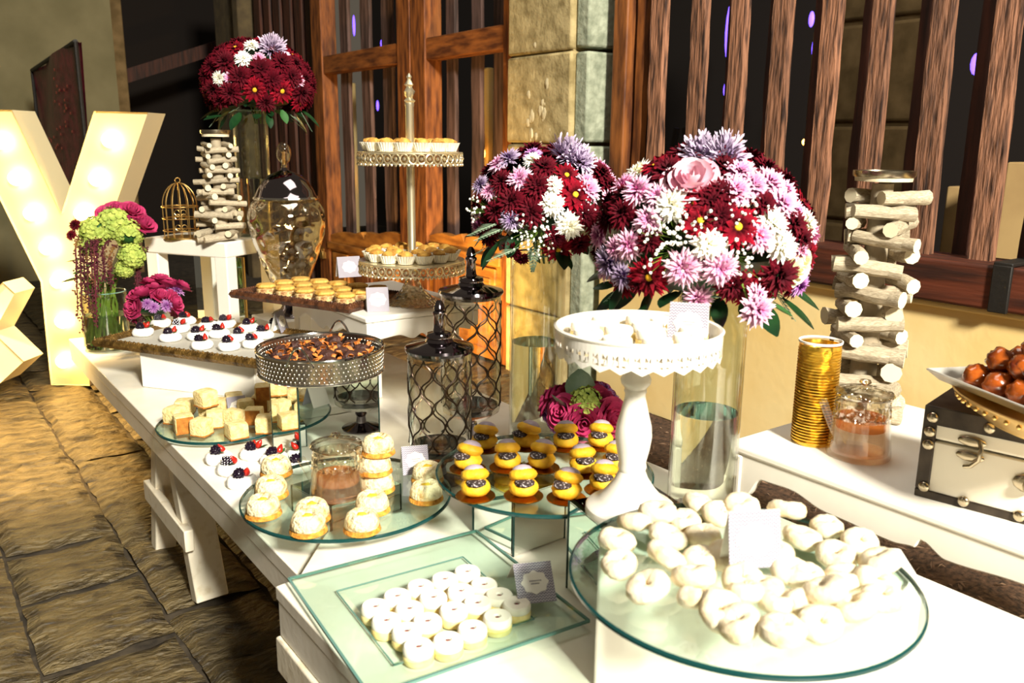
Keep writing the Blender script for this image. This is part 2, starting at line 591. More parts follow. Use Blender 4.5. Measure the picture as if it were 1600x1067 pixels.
# ================================================================== setting
T, N = 0.45, 0.475           # far and near table tops
floor = struct(obj('floor', MB().box((1.5, 4.5, -0.06), (9, 14, 0.08)), mortar, smooth=False), 'paved floor of rough stone slabs')
def slab(x0, x1, y0, y1, seed):
    rnd = random.Random(seed)
    nx, ny = 9, max(6, int((y1 - y0) / 0.035))
    mb = MB()
    g = 0.004
    cx, cy = (x0 + x1) / 2, (y0 + y1) / 2
    h0 = rnd.uniform(-0.004, 0.004)
    tl, tw = rnd.uniform(-0.02, 0.02), rnd.uniform(-0.012, 0.012)
    vs = []
    for j in range(ny + 1):
        for i in range(nx + 1):
            u, v = i / nx, j / ny
            x, y = x0 + g + (x1 - x0 - 2 * g) * u, y0 + g + (y1 - y0 - 2 * g) * v
            e = min(u, 1 - u, v, 1 - v)
            n1 = noise.noise(Vector((x * 9, y * 9, seed)))
            x += 0.010 * noise.noise(Vector((x * 14, y * 14, seed + 5)))
            y += 0.012 * noise.noise(Vector((x * 12, y * 14, seed + 9))) + tl * (u - 0.5)
            z = h0 + tw * (v - 0.5) + 0.008 * n1 + 0.008 * noise.noise(Vector((x * 22, y * 55, seed)))
            if e == 0:
                z -= 0.012
            vs.append((x - cx, y - cy, z))
    m = nx + 1
    fs = [(j * m + i, j * m + i + 1, (j + 1) * m + i + 1, (j + 1) * m + i) for j in range(ny) for i in range(nx)]
    mb.add(vs, fs)
    obj('stone_slab', mb, floor_st, floor, (cx, cy, 0), angle=60)
rows = [-1.5, -1.1, -0.75, -0.45, -0.17, 0.155, 0.46, 0.715, 1.02, 1.36]
cuts = {4: [1.3, 1.7, 2.0, 2.3, 2.75, 3.05, 3.4, 3.7, 4.1, 4.5, 4.9], 5: [1.2, 1.55, 2.02, 2.40, 2.72, 3.02, 3.22, 3.47, 3.60, 3.74, 4.12, 4.5, 4.95],
        6: [1.2, 1.5, 1.83, 2.13, 2.58, 3.20, 3.42, 3.70, 4.25, 4.6, 5.0]}
sd = 1
for i in range(len(rows) - 1):
    ys = cuts.get(i)
    if not ys:
        ys = [1.1 + 0.1 * (i % 3)]
        rr = random.Random(i * 13)
        while ys[-1] < 4.9:
            ys.append(ys[-1] + rr.uniform(0.3, 0.5))
    ys = ys + [ys[-1] + 0.45 * (k + 1) for k in range(6)]
    for a, b in zip(ys, ys[1:]):
        slab(rows[i], rows[i + 1], a, b, sd)
        sd += 1
for k in range(14):            # paving behind the table towards the door
    slab(1.36 + 0.65 * (k % 2), 2.01 + 0.65 * (k % 2), 2.95 + 0.5 * (k // 2), 3.45 + 0.5 * (k // 2), sd)
    sd += 1

soil_mb = MB()
nx, ny = 26, 90
vs = []
for j in range(ny + 1):
    for i in range(nx + 1):
        x, y = 1.43 + 1.25 * i / nx, -1.4 + 4.35 * j / ny
        vs.append((x, y, 0.012 + 0.022 * noise.noise(Vector((x * 6, y * 6, 3))) + 0.008 * noise.noise(Vector((x * 30, y * 30, 8)))))
m_ = nx + 1
soil_mb.add(vs, [(j * m_ + i, j * m_ + i + 1, (j + 1) * m_ + i + 1, (j + 1) * m_ + i) for j in range(ny) for i in range(nx)])
soil_o = stuff(obj('soil', soil_mb, soil), 'dark brown loose soil bed along the foot of the yellow wall')
soil_o['category'] = 'soil'
ch = MB()
for k in range(1500):
    x, y = random.uniform(1.46, 2.6), random.uniform(-0.6, 2.9)
    a = random.uniform(0, PI)
    l, ww = random.uniform(0.006, 0.02), random.uniform(0.0015, 0.004)
    z = 0.025 + 0.022 * noise.noise(Vector((x * 6, y * 6, 3)))
    d, q = Vector((math.cos(a) * l, math.sin(a) * l, random.uniform(-.003, .006))), Vector((-math.sin(a) * ww, math.cos(a) * ww, 0))
    p = Vector((x, y, z))
    ch.add([p - d, p + q, p + d, p - q + Vector((0, 0, .003))], [(0, 1, 2), (0, 2, 3)])
c_o = stuff(obj('soil_chips', ch, chip_m, smooth=False), 'pale bark chips scattered on the soil bed')
c_o['category'] = 'bark chips'

# right wall: plaster dado, stone pillar, barred window, barred wooden door
WX = 2.70
wall = struct(obj('wall_right', MB().box((WX + 0.15, 0.73, 0.36), (0.3, 4.46, 0.72)).box((WX + 0.11, 0.72, 0.712), (0.28, 4.48, 0.02)), plaster_y, bevel=0.008), 'pale yellow plastered low wall under the barred window')
pillar = struct(obj('stone_pillar', MB().box((2.86, 3.36, 1.2), (0.42, 0.46, 2.6)), stone_c, smooth=False), 'weathered stone pillar between door and window')
zs = [-0.05, 0.36, 0.76, 1.20, 1.62, 2.05, 2.5]
for k in range(6):
    h = zs[k + 1] - zs[k] - 0.008
    zc = (zs[k + 1] + zs[k]) / 2
    b = MB().box((0, 0, 0), (0.47, 0.49 + 0.01 * (k % 2), h))
    obj('stone_block', b, stone_c, pillar, (2.86, 3.365, zc), bevel=0.012)
    b = MB().box((0, 0, 0), (0.30, 0.09, h - 0.01))
    obj('edge_block', b, stone_g, pillar, (2.80, 3.07, zc), bevel=0.012)
patch = MB()
for k in range(26):
    y, z = random.gauss(3.36, 0.045), random.gauss(1.33, 0.10)
    patch.ball((2.625, y, z), random.uniform(0.006, 0.022), 7, 4, sc=(0.25, 0.8, 1.2), jit=0.5, jf=2)
stuff(obj('lime_stain', patch, mat('lime_patch', '#cbbd98', 0.9), pillar))

window = struct(thing('window_1', '', ''), 'barred window opening above the yellow wall')
del window['category']
beam = obj('window_sill', MB().box((2.76, 0.7, 0.79), (0.22, 4.46, 0.136)), beam_w, window, bevel=0.01)
obj('iron_strap', MB().box((2.645, 1.135, 0.792), (0.014, 0.055, 0.142)).box((2.74, 1.135, 0.866), (0.2, 0.055, 0.012)), black_m, window, bevel=0.003)
def wood_bar(y, wy, z0, z1, x, wx, m, parent, seed, name='bar', lean=0.0):
    mb = MB()
    rnd = random.Random(seed)
    n = 14
    vs, fs = [], []
    for i in range(n + 1):
        t = i / n
        z = z0 + (z1 - z0) * t
        for a, b in ((-1, -1), (0, -1.05), (1, -1), (1.04, 0), (1, 1), (-1, 1), (-1.04, 0)):
            j = 0.10
            vs.append((x + wx / 2 * a * (1 + j * rnd.uniform(-1, 1)), y + lean * t + wy / 2 * b * (1 + j * rnd.uniform(-1, 1)) + 0.006 * noise.noise(Vector((seed, z * 3, 1))), z))
    for i in range(n):
        for k in range(7):
            k2 = (k + 1) % 7
            fs.append((i * 7 + k, i * 7 + k2, (i + 1) * 7 + k2, (i + 1) * 7 + k))
    fs += [tuple(range(7))[::-1], tuple(range(n * 7, n * 7 + 7))]
    mb.add(vs, fs)
    return obj(name, mb, m, parent, angle=35)
brs = [(2.690, 0.075), (2.465, 0.070), (2.262, 0.068), (2.062, 0.072), (1.858, 0.068), (1.664, 0.066), (1.458, 0.072), (1.258, 0.072), (1.05, 0.072), (0.85, 0.072), (0.65, 0.07), (0.45, 0.07)]
for k, (y, wy) in enumerate(brs):
    o = wood_bar(y, wy, 0.83, 2.5, 2.765, 0.034, bar_wood, window, 11 + k, lean=0.02)
    if k > 1:
        wood_bar(y + 0.105, 0.045, 0.80, 2.5, 2.85, 0.03, bar_dark, window, 61 + k, 'inner_bar')
obj('jamb', MB().box((2.80, 2.91, 1.65), (0.14, 0.09, 1.9)), frame_w, window, bevel=0.008)
wood_bar(2.82, 0.045, 0.72, 2.5, 2.79, 0.04, frame_w, window, 40, 'inner_bar')

# door
door = struct(thing('door_1', '', ''), 'tall barred wooden double door with carved lower panels')
del door['category']
def post(name, y0, y1, z0, z1, x0=2.66, x1=2.78, m=frame_w):
    return obj(name, MB().box(((x0 + x1) / 2, (y0 + y1) / 2, (z0 + z1) / 2), (x1 - x0, y1 - y0, z1 - z0)), m, door, bevel=0.006)
post('stile', 5.92, 6.09, 0, 2.7)
post('stile', 4.66, 4.818, 0, 2.7)
post('stile', 4.484, 4.645, 0, 2.7)
post('stile', 3.615, 3.70, 0, 2.7)
post('rail', 4.818, 5.92, 1.671, 1.793, 2.67, 2.77, frame_h)
post('rail', 3.70, 4.484, 1.671, 1.793, 2.67, 2.77, frame_h)
for k, y in enumerate((5.755, 5.43, 5.125, 4.93)):
    wood_bar(y, 0.125 if k < 3 else 0.06, 0.3, 2.7, 2.77, 0.026, bar_grey, door, 80 + k)
for k, y in enumerate((4.355, 4.09, 3.875, 3.75)):
    wood_bar(y, 0.09 if k < 3 else 0.06, 0.4, 2.7, 2.77, 0.026, bar_grey, door, 90 + k)
def leaf_panel(y0, y1, ztop_a, ztop_b):
    ln = y1 - y0
    poly = [(y0, 0.0), (y1, 0.0)]
    n = 26
    for i in range(n + 1):
        t = i / n
        z = ztop_b + (ztop_a - ztop_b) * t
        z += 0.018 * abs(math.sin(t * PI * 3)) - (0.05 if 0.47 < t < 0.53 else 0)
        poly.append((y1 - ln * t, z))
    Tm = Matrix(((0, 0, 1, 0), (1, 0, 0, 0), (0, 1, 0, 0), (0, 0, 0, 1)))
    obj('lower_panel', MB().prism(poly, 2.675, 2.72, 0, Tm), panel_w, door, bevel=0.004)
    k = max(2, int(ln / 0.36))
    for i in range(k):
        c = y0 + ln * (i + 0.5) / k
        wd = ln / k - 0.12
        z1 = min(ztop_a, ztop_b) - 0.12
        mb = MB()
        zc, hz = (0.06 + z1) / 2, (z1 - 0.06)
        for rr, xx in ((0.5, 2.664), (0.38, 2.655)):
            mb.box((2.668 - (0.5 - rr) * 0.1, c, zc), (0.02, wd * rr * 2, hz * (rr * 2)))
        obj('raised_panel', mb, frame_w if i % 2 else panel_w, door, bevel=0.006)
    obj('panel_rail', MB().box((2.66, (y0 + y1) / 2, min(ztop_a, ztop_b) - 0.075), (0.03, ln, 0.05)), panel_w, door, bevel=0.006)
leaf_panel(4.818, 5.92, 0.62, 0.52)
leaf_panel(3.70, 4.484, 0.70, 0.645)
obj('padlock', MB().box((0, 0, 0), (0.03, 0.055, 0.05)).tube([(0, -0.018, 0.02), (0, -0.018, 0.05), (0, 0, 0.062), (0, 0.018, 0.05), (0, 0.018, 0.02)], 0.005, 6), gold_s, door, (2.64, 5.99, 0.36), bevel=0.004)

# further on: dark slatted screen, far pillar, back wall with opening
screen = struct(thing('door_2', '', ''), 'dark slatted wooden screen past the door')
del screen['category']
for k in range(6):
    wood_bar(6.28 + 0.215 * k, 0.13, 0, 2.8, 2.76, 0.05, bar_dark, screen, 120 + k, 'slat')
obj('screen_rail', MB().box((2.80, 6.8, 1.72), (0.05, 1.4, 0.1)), bar_dark, screen)
struct(obj('far_pillar', MB().box((2.9, 7.96, 1.4), (0.4, 0.80, 2.9)).box((2.82, 7.62, 1.4), (0.36, 0.14, 2.9)), mat('far_pillar_stone', '#5c5038', 0.9, col2='#43392a', scale=9, bump=0.3), bevel=0.015), 'dim stone pillar beside the dark passage')
BY = 8.4
ex = aty(184, 140, BY).x
struct(obj('wall_back', MB().box(((ex - 3.5) / 2, BY + 0.1, 1.5), (ex + 3.5, 0.2, 3.2)), plaster_o, smooth=False), 'olive plastered back wall')
struct(obj('trim_1', MB().box((ex + 0.05, BY + 0.13, 1.5), (0.1, 0.2, 3.2)), stone_d, bevel=0.01), 'stone edge of the dark passage')
pa, pb = aty(188, 122, 9.6), aty(345, 72, 9.6)
struct(obj('passage_beam', MB().beam(pa, pb, 0.1, 0.13), bar_dark), 'sloping beam in the dark passage')
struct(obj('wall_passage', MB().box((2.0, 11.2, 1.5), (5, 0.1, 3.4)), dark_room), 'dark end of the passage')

# interior behind the bars
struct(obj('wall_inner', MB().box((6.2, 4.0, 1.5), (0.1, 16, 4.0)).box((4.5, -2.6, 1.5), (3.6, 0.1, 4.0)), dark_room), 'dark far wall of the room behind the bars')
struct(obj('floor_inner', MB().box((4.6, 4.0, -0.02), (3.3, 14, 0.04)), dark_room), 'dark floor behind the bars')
for (px0, px1, pyt, X) in ((1478, 1533, 292, 4.0), (1566, 1760, 255, 3.7)):
    a, b = atx(px0, 300, X).y, atx(px1, 300, X).y
    zt = atx((px0 + px1) / 2, pyt, X).z
    struct(obj('wall_inner_low', MB().box((X + 0.06, (a + b) / 2, zt / 2), (0.12, abs(a - b), zt)), beige_in, bevel=0.01), 'beige low wall seen through the bars')
a, b = atx(1018, 200, 4.6).y, atx(1165, 200, 4.6).y
struct(obj('wall_inner_low', MB().box((4.66, (a + b) / 2, 0.45), (0.12, abs(a - b), 0.86)), beige_in), 'beige low wall seen through the bars')
a, b = atx(1262, 150, 3.6).y, atx(1438, 150, 3.6).y
ip = struct(obj('inner_pillar', MB().box((3.72, (a + b) / 2, 1.2), (0.2, abs(a - b), 2.9)), stone_d, smooth=False), 'brown stone pillar inside behind the bars')
for k in range(6):
    obj('stone_block', MB().box((0, 0, 0), (0.22, abs(a - b) + 0.01, 0.42)), stone_d, ip, (3.71, (a + b) / 2, 0.2 + 0.44 * k), bevel=0.015)
a = atx(1030, 200, 4.2)
for px0, px1 in ((1058, 1046), (1070, 1080)):
    struct(obj('trestle_strut', MB().beam(atx(px0, 200, 4.3), atx(px1, 262, 4.3), 0.03, 0.03), black_m), 'thin dark strut inside')
def lamp(name, px, py, X, r, m, label, cat, group, sc_=(1, 1, 1)):
    p = atx(px, py, X)
    o = obj(name, MB().ball((0, 0, 0), r, 10, 6, sc=sc_), m, None, p)
    tag(o, label, cat, group)
PL = [(1139, 50, .03, 5, 'tall violet light between the second and third window bars'), (1210, 0, .02, 3, 'violet light at the top before the fourth window bar'),
      (1275, 75, .03, 2, 'larger violet light between the fourth and fifth window bars'), (1268, 30, .02, 2, 'smaller violet light between the fourth and fifth window bars'),
      (1345, 95, .035, 2.0, 'pale violet light between the fifth and sixth window bars'), (1525, 100, .03, 1.6, 'round violet light between the seventh and eighth window bars'),
      (1134, 140, .02, 2, 'low violet light between the second and third window bars'), (553, 40, .02, 5, 'violet light above the rail of the wooden door'),
      (597, 68, .025, 1.6, 'violet dot just above the rail of the wooden door'), (590, 165, .02, 2.5, 'violet light below the rail of the wooden door')]
for px, py, r, st, lb_ in PL:
    lamp('stage_light', px, py, 5.2, r * 1.3, purple_m, lb_, 'lamp', 'violet lights behind the bars', (0.6, 0.8, st))
for px, py, lb_ in ((1421, 172, 'brightest orange bulb between the sixth and seventh window bars'), (1340, 153, 'orange bulb between the fifth and sixth window bars'), (1258, 222, 'orange bulb low between the fourth and fifth window bars'),
                    (1428, 220, 'lower orange bulb between the sixth and seventh window bars'), (1531, 134, 'orange bulb between the seventh and eighth window bars'), (1338, 60, 'upper orange bulb between the fifth and sixth window bars')):
    lamp('string_bulb', px, py, 4.9, 0.022, tiny_bulb, lb_, 'bulb', 'orange bulbs behind the bars')
lamp('wall_lamp', 1518, 252, 4.9, 0.04, tiny_bulb, 'oblong yellow lamp low between the two thickest window bars', 'lamp', None, (0.5, 0.7, 1.8))
for px, py, nm in ((545, 280, 'behind the hammered jar side of the door'), (752, 240, 'between bars beside the burgundy bouquet')):
    p = atx(px, py, 3.05)
    lamp('string_bulb', px, py, 3.0, 0.026, tiny_bulb, 'warm bulb added for a bulb reflection ' + nm, 'bulb', None, (1, 1, 1.5))  # bulb added where a reflected bulb glows
    struct(obj('light_streak_post', MB().box((3.1, p.y, 0.9), (0.05, 0.06, 1.5)), plaster_y, bevel=0.01), 'pale post standing in for a bright light streak behind the door bars')  # added post, its pale colour stands in for a streak of light

# red sequinned banner
pr = aty(118, 65, 5.7)
bx = pr.x
pl, pbr, pbl = atx(50, 110, bx), atx(133, 330, bx), atx(55, 330, bx)
mb = MB()
vs = []
for j in range(13):
    for i in range(9):
        u, v = i / 8, j / 12
        top = pl.lerp(pr, u)
        bot = pbl.lerp(pbr, u)
        p = top.lerp(bot, v) + Vector((0.03 * math.sin(u * 7 + v), 0, 0))
        vs.append(p - pl)
vs2 = [v + Vector((0.012, 0, 0)) for v in vs]
fs = [(j * 9 + i, j * 9 + i + 1, (j + 1) * 9 + i + 1, (j + 1) * 9 + i) for j in range(12) for i in range(8)]
mb.add(vs, fs)
mb.add(vs2, [f[::-1] for f in fs])
bn = thing('banner', 'dark red sequinned banner hanging in front of the olive back wall', 'banner', pl)
obj('cloth', mb, banner_m, bn)
obj('pole', MB().tube([Vector((0, 0, 0)), pr - pl], 0.014, 8).tube([pr - pl, Vector((pr.x, pr.y, 0)) - pl], 0.012, 8).tube([Vector((0, 0, 0)), Vector((pl.x, pl.y, 0)) - pl], 0.012, 8), black_m, bn)
sq = MB()
for k in range(70):
    u, v = (random.gauss(0.8, 0.06), random.uniform(0.08, 0.5)) if k < 22 else (random.uniform(0.45, 0.75), random.uniform(0.5, 1))
    u = max(0.02, min(0.98, u))
    p = pl.lerp(pr, u).lerp(pbl.lerp(pbr, u), v) - pl + Vector((0.03 * math.sin(u * 7 + v) - 0.008, 0, 0))
    sq.ball(p, 0.011, 8, 5, sc=(0.4, 1, 1))
stuff(obj('sequins', sq, sequin, bn))

# ================================================================== marquee letters
la, lb = atz(83, 600, 0), atz(143, 601.6, 0)
u = (lb - la).normalized()
nrm = Vector((u.y, -u.x, 0))
if nrm.dot(Vector((0, 0, 0)) - la) < 0:
    nrm = -nrm
def marquee(name, outline, bulbs, label, org, thick, extra_bulbs=()):
    t = thing(name, label, 'letter', org)
    ang = math.atan2(u.y, u.x)
    t.rotation_euler = (0, 0, ang)
    Ti = (Matrix.Translation(org) @ rz(ang)).inverted()
    P = []
    for px, py in outline:
        q = Ti @ atplane(px, py, org, nrm)
        P.append((q.x, max(q.z, 0.0)))
    s = 1 if (Ti @ (Vector(org) + nrm)).y > 0 else -1
    n = len(P)
    # body: back plate, raised side walls, recessed face
    rim = 0.018
    vs = [(x, -s * thick, z) for x, z in P] + [(x, s * rim, z) for x, z in P]
    fs = [tuple(range(n))] + [(i, (i + 1) % n, n + (i + 1) % n, n + i) for i in range(n)]
    obj('side_wall', MB().add(vs, fs), letter_m, t, smooth=False)
    obj('face', MB().add([(x, 0, z) for x, z in P], [tuple(range(n))]), letter_m, t, smooth=False)
    for px, py in list(bulbs) + list(extra_bulbs):
        q = Ti @ atplane(px, py, org, nrm)
        b = obj('bulb', MB().ball((0, s * 0.03, 0), 0.034, 12, 8).lathe([(0.02, 0), (0.02, 0.0)], 8), bulb_m, t, (q.x, 0, q.z))
    return t
marquee('marquee_letter', [(83, 601), (67, 440), (-66, 170), (22, 172), (99, 334), (150, 174), (234, 176), (141, 442), (143, 601)],
        [(6, 221), (31, 278), (55, 333), (79, 386), (96, 438), (103, 500), (104, 562), (176, 219), (156, 279), (133, 333)],
        'tall white marquee letter Y lit by round bulbs', la, 0.16)
ko = la + u * -0.62 + nrm * 0.35
ko.z = 0
marquee('marquee_letter', [(-90, 600), (-50, 512), (-95, 420), (-60, 405), (-22, 470), (8, 440), (27, 457), (-6, 518), (41, 563), (4, 597), (-22, 560), (-50, 610)],
        [(-20, 500), (-70, 440), (-62, 575)],
        'low white marquee letter with two slanting arms, cut off beside the Y', ko, 0.13)

# ================================================================== tables
FX0, FX1 = 0.510, 1.415
far_t = thing('dessert_table', 'long white wooden table on trestle legs holding the trays and jars', 'table', (FX0, 1.3, 0))
def P(x, y, z):
    return (x - FX0, y - 1.3, z)
obj('table_top', MB().box(P((FX0 + FX1) / 2, 2.43, 0.433), (FX1 - FX0, 2.26, 0.034)), white, far_t, bevel=0.003)
obj('apron', MB().box(P(FX0 + 0.012, 2.43, 0.392), (0.022, 2.25, 0.05)), white, far_t, bevel=0.002)
obj('apron', MB().box(P(FX1 - 0.014, 2.43, 0.392), (0.022, 2.25, 0.05)), white, far_t, bevel=0.002)
for yc, xa in ((2.345, 0.565), (3.2, 0.95)):
    for x in (xa, 1.34):
        obj('leg', MB().beam(P(x, yc + 0.08, 0.415), P(x - 0.01, yc + 0.17, 0.0), 0.05, 0.06, up=(1, 0, 0)), leg_white, far_t, bevel=0.003)
        obj('leg', MB().beam(P(x, yc - 0.10, 0.415), P(x + 0.012, yc - 0.21, 0.0), 0.05, 0.085, up=(1, 0, 0)), leg_white, far_t, bevel=0.003)
        obj('stretcher', MB().box(P(x - 0.035, yc - 0.02, 0.185), (0.024, 0.42, 0.06)), leg_white, far_t, bevel=0.003)
    obj('cross_bar', MB().box(P((xa + 1.34) / 2, yc + 0.03, 0.20), (1.34 - xa, 0.05, 0.025)), leg_white, far_t, bevel=0.002)
    obj('cross_bar', MB().box(P((xa + 1.34) / 2, yc, 0.39), (1.34 - xa + .06, 0.16, 0.03)), leg_white, far_t)

NX0, NX1 = 0.447, 1.372
near_t = thing('dessert_table', 'second white table, slightly higher, lapping over the end of the long one', 'table', (NX0, 0.2, 0))
poly = [(NX0, -0.25), (NX1, -0.25), (NX1, 1.40), (0.60, 1.40), (0.49, 1.268), (NX0, 1.262)]
obj('table_top', MB().prism([(x - NX0, y - 0.2) for x, y in poly], 0.452, N), white, near_t, bevel=0.002)
obj('apron', MB().box((0.012, 0.29, 0.419), (0.022, 1.53, 0.064)), white, near_t, bevel=0.002)
obj('apron', MB().box((NX1 - NX0 - 0.012, 0.30, 0.42), (0.022, 1.60, 0.06)), white, near_t, bevel=0.002)
for x in (0.055, 0.85):
    obj('leg', MB().beam((x, 0.70, 0.40), (x, 0.60, 0.0), 0.05, 0.085, up=(1, 0, 0)), leg_white, near_t, bevel=0.003)
    obj('leg', MB().beam((x, 0.86, 0.40), (x, 0.94, 0.0), 0.05, 0.06, up=(1, 0, 0)), leg_white, near_t, bevel=0.003)
    obj('bracket', MB().box((x - 0.046, 0.93, 0.352), (0.03, 0.26, 0.066)), leg_white, near_t, bevel=0.004)
obj('cross_bar', MB().box((0.45, 0.80, 0.38), (0.85, 0.14, 0.03)), leg_white, near_t)

# bench with scalloped skirt in the middle
B2z = 0.703
def bench(name, label, x0, x1, y0, y1, ztop, feet, arch_front, arch_end, rot=0):
    """top, skirts with a wavy lower edge (profiles: list of (distance from the near corner, z)), legs"""
    t = thing(name, label, 'bench', (x0, y0, feet[0]))
    fz = feet[0]
    obj('seat_board', MB().box(((x1 - x0) / 2, (y1 - y0) / 2, ztop - fz - 0.009), (x1 - x0, y1 - y0, 0.018)), riser_white, t, bevel=0.006, seg=3)
    Ty = Matrix(((0, 0, 1, 0), (1, 0, 0, 0), (0, 1, 0, 0), (0, 0, 0, 1)))     # poly (y,z) extruded along x
    Tx = Matrix(((1, 0, 0, 0), (0, 0, 1, 0), (0, 1, 0, 0), (0, 0, 0, 1)))     # poly (x,z) extruded along y
    pf = [(0.004, ztop - fz - 0.019), (y1 - y0 - 0.004, ztop - fz - 0.019)] + [(d, z - fz) for d, z in arch_front[::-1]]
    pf[2] = (pf[1][0], pf[2][1])
    pf[-1] = (pf[0][0], pf[-1][1])
    for xx in (0.004, x1 - x0 - 0.024):
        obj('skirt', MB().prism(pf, xx, xx + 0.02, 0, Ty), riser_white, t, bevel=0.003)
    pe = [(0.026, ztop - fz - 0.019), (x1 - x0 - 0.026, ztop - fz - 0.019)] + [(d, z - fz) for d, z in arch_end[::-1] if 0.026 <= d <= x1 - x0 - 0.026]
    for yy in (0.004, y1 - y0 - 0.024):
        obj('end_skirt', MB().prism(pe, yy, yy + 0.02, 0, Tx), riser_white, t, bevel=0.003)
    for (lx, ly, lz) in feet[1]:
        obj('leg', MB().beam((lx - x0, ly - y0, ztop - fz - 0.02), (lx - x0, ly - y0, lz - fz), 0.045, 0.045), riser_white, t, bevel=0.004)
    return t
def wave(L, pts):
    """smooth (d,z) samples through control points by cosine steps"""
    out = []
    for (d0, z0), (d1, z1) in zip(pts, pts[1:]):
        for i in range(6):
            t = i / 6
            s = (1 - math.cos(t * PI)) / 2
            out.append((d0 + (d1 - d0) * t, z0 + (z1 - z0) * s))
    out.append(pts[-1])
    return out
af = wave(0.57, [(0, 0.635), (0.05, 0.625), (0.17, 0.640), (0.25, 0.618), (0.285, 0.628), (0.32, 0.612), (0.45, 0.642), (0.53, 0.615), (0.57, 0.61)])
ae = wave(0.40, [(0, 0.625), (0.045, 0.632), (0.11, 0.637), (0.16, 0.622), (0.19, 0.634), (0.22, 0.620), (0.30, 0.637), (0.40, 0.62)])
bench('scalloped_bench', 'white scalloped bench standing on the table under the brown framed tray', 1.085, 1.485, 2.178, 2.75, B2z,
      (T, [(1.115, 2.21, T), (1.115, 2.72, T), (1.39, 2.21, T), (1.39, 2.72, T)]), af, ae)
RZ = 0.56
af = wave(0.95, [(0, 0.45), (0.06, 0.45), (0.10, 0.50), (0.17, 0.503), (0.26, 0.484), (0.40, 0.478), (0.44, 0.484), (0.4525, 0.503), (0.50, 0.483), (0.63, 0.494), (0.74, 0.47), (0.80, 0.45), (0.92, 0.45)])
RB = bench('scalloped_bench', 'wide white scalloped bench behind the table carrying the chest and gold cups', 1.44, 2.05, 0.226, 1.146, RZ,
      (0.03, [(1.463, 1.122, 0.03), (1.463, 0.25, 0.03), (2.027, 1.122, 0.03), (2.027, 0.25, 0.03)]),
      [(0.92 - d, z) for d, z in af[::-1]], wave(0.61, [(0, 0.45), (0.06, 0.45), (0.12, 0.50), (0.3, 0.48), (0.5, 0.50), (0.55, 0.45), (0.61, 0.45)]))

# small white open table at the far end (mirror panel stands under it)
LZ = 0.84
p1, p2 = Vector((0.776, 3.393, 0)), Vector((0.980, 3.072, 0))
dv = (p2 - p1).normalized()
pv = Vector((-dv.y, dv.x, 0))
if pv.x < 0:
    pv = -pv
LD = 0.32
lt = thing('side_table', 'small square white table with open frame legs at the far end', 'table', (p1.x, p1.y, T))
def Lp(a, b, z):
    v = dv * a + pv * b
    return (v.x, v.y, z - T)
Ln = (p2 - p1).length
ang = math.atan2(dv.y, dv.x)
obj('top', MB().box((Ln / 2, LD / 2, 0), (Ln, LD, 0.058)), riser_white, lt, (0, 0, LZ - T - 0.029), (0, 0, ang), bevel=0.006)
for a in (0.03, Ln - 0.03):
    for b in (0.03, LD - 0.03):
        obj('leg', MB().box((a, b, 0), (0.055, 0.055, LZ - T - 0.05)), riser_white, lt, (0, 0, (LZ - T - 0.05) / 2), (0, 0, ang), bevel=0.004)
mp = thing('standing_mirror', 'upright mirror panel leaning inside the small white table', 'mirror', p1 + dv * (Ln / 2) + pv * (LD * 0.55) + Vector((0, 0, T)), ang)
obj('glass', MB().box((0, 0, 0.155), (Ln - 0.15, 0.004, 0.31)), mirror, mp, smooth=False)
obj('back', MB().box((0, 0.007, 0.155), (Ln - 0.14, 0.006, 0.312)), gold_s, mp, smooth=False)

# plain white boxes
def wbox(label, center, d, rot, m=riser_white, name='riser_box'):
    t = thing(name, label, 'box', center, rot)
    obj('body', MB().box((0, 0, d[2] / 2), d), m, t, bevel=0.004)
    return t
a0, a1 = Vector((0.577, 2.71, 0)), Vector((0.819, 2.381, 0))
ad = (a1 - a0).normalized()
ap = Vector((-ad.y, ad.x, 0))
ap = ap if ap.x > 0 else -ap
c = (a0 + a1) / 2 + ap * 0.15
wbox('plain white riser box under the gilt framed tray', (c.x, c.y, T), ((a1 - a0).length, 0.30, 0.118), math.atan2(ad.y, ad.x))
wbox('low pale box under the hammered glass jar', (1.172, 2.962, T), (0.23, 0.20, 0.12), 0.05)
b0, b1 = Vector((0.700, 0.750, 0)), Vector((0.985, 0.462, 0))
bd = (b1 - b0).normalized()
bp_ = Vector((-bd.y, bd.x, 0))
bp_ = bp_ if bp_.x > 0 else -bp_
c = (b0 + b1) / 2 + bp_ * 0.05
PZ4 = 0.68
wbox('tall white riser box under the big plate of sugared dough rings', (c.x, c.y, N), ((b1 - b0).length, 0.10, PZ4 - 0.010 - N), math.atan2(bd.y, bd.x))

def mirror_box(label, loc, d, rot):
    t = thing('mirror_box', label, 'mirror box', loc, rot)
    sx, sy, sz = d
    obj('mirror_face', MB().box((0, -sy / 2 + .002, sz / 2), (sx - .004, .004, sz - .004)), mirror, t, smooth=False)
    obj('mirror_face', MB().box((0, sy / 2 - .002, sz / 2), (sx - .004, .004, sz - .004)), mirror, t, smooth=False)
    obj('mirror_face', MB().box((-sx / 2 + .002, 0, sz / 2), (.004, sy - .012, sz - .004)), mirror, t, smooth=False)
    obj('mirror_face', MB().box((sx / 2 - .002, 0, sz / 2), (.004, sy - .012, sz - .004)), mirror, t, smooth=False)
    obj('mirror_top', MB().box((0, 0, sz - .002), (sx - .002, sy - .002, .004)), mirror, t, smooth=False)
    for i in (-1, 1):
        for j in (-1, 1):
            obj('edge_strip', MB().box((i * (sx / 2 - .001), j * (sy / 2 - .001), sz / 2), (.003, .003, sz)), mirror_edge, t, smooth=False)
    return t
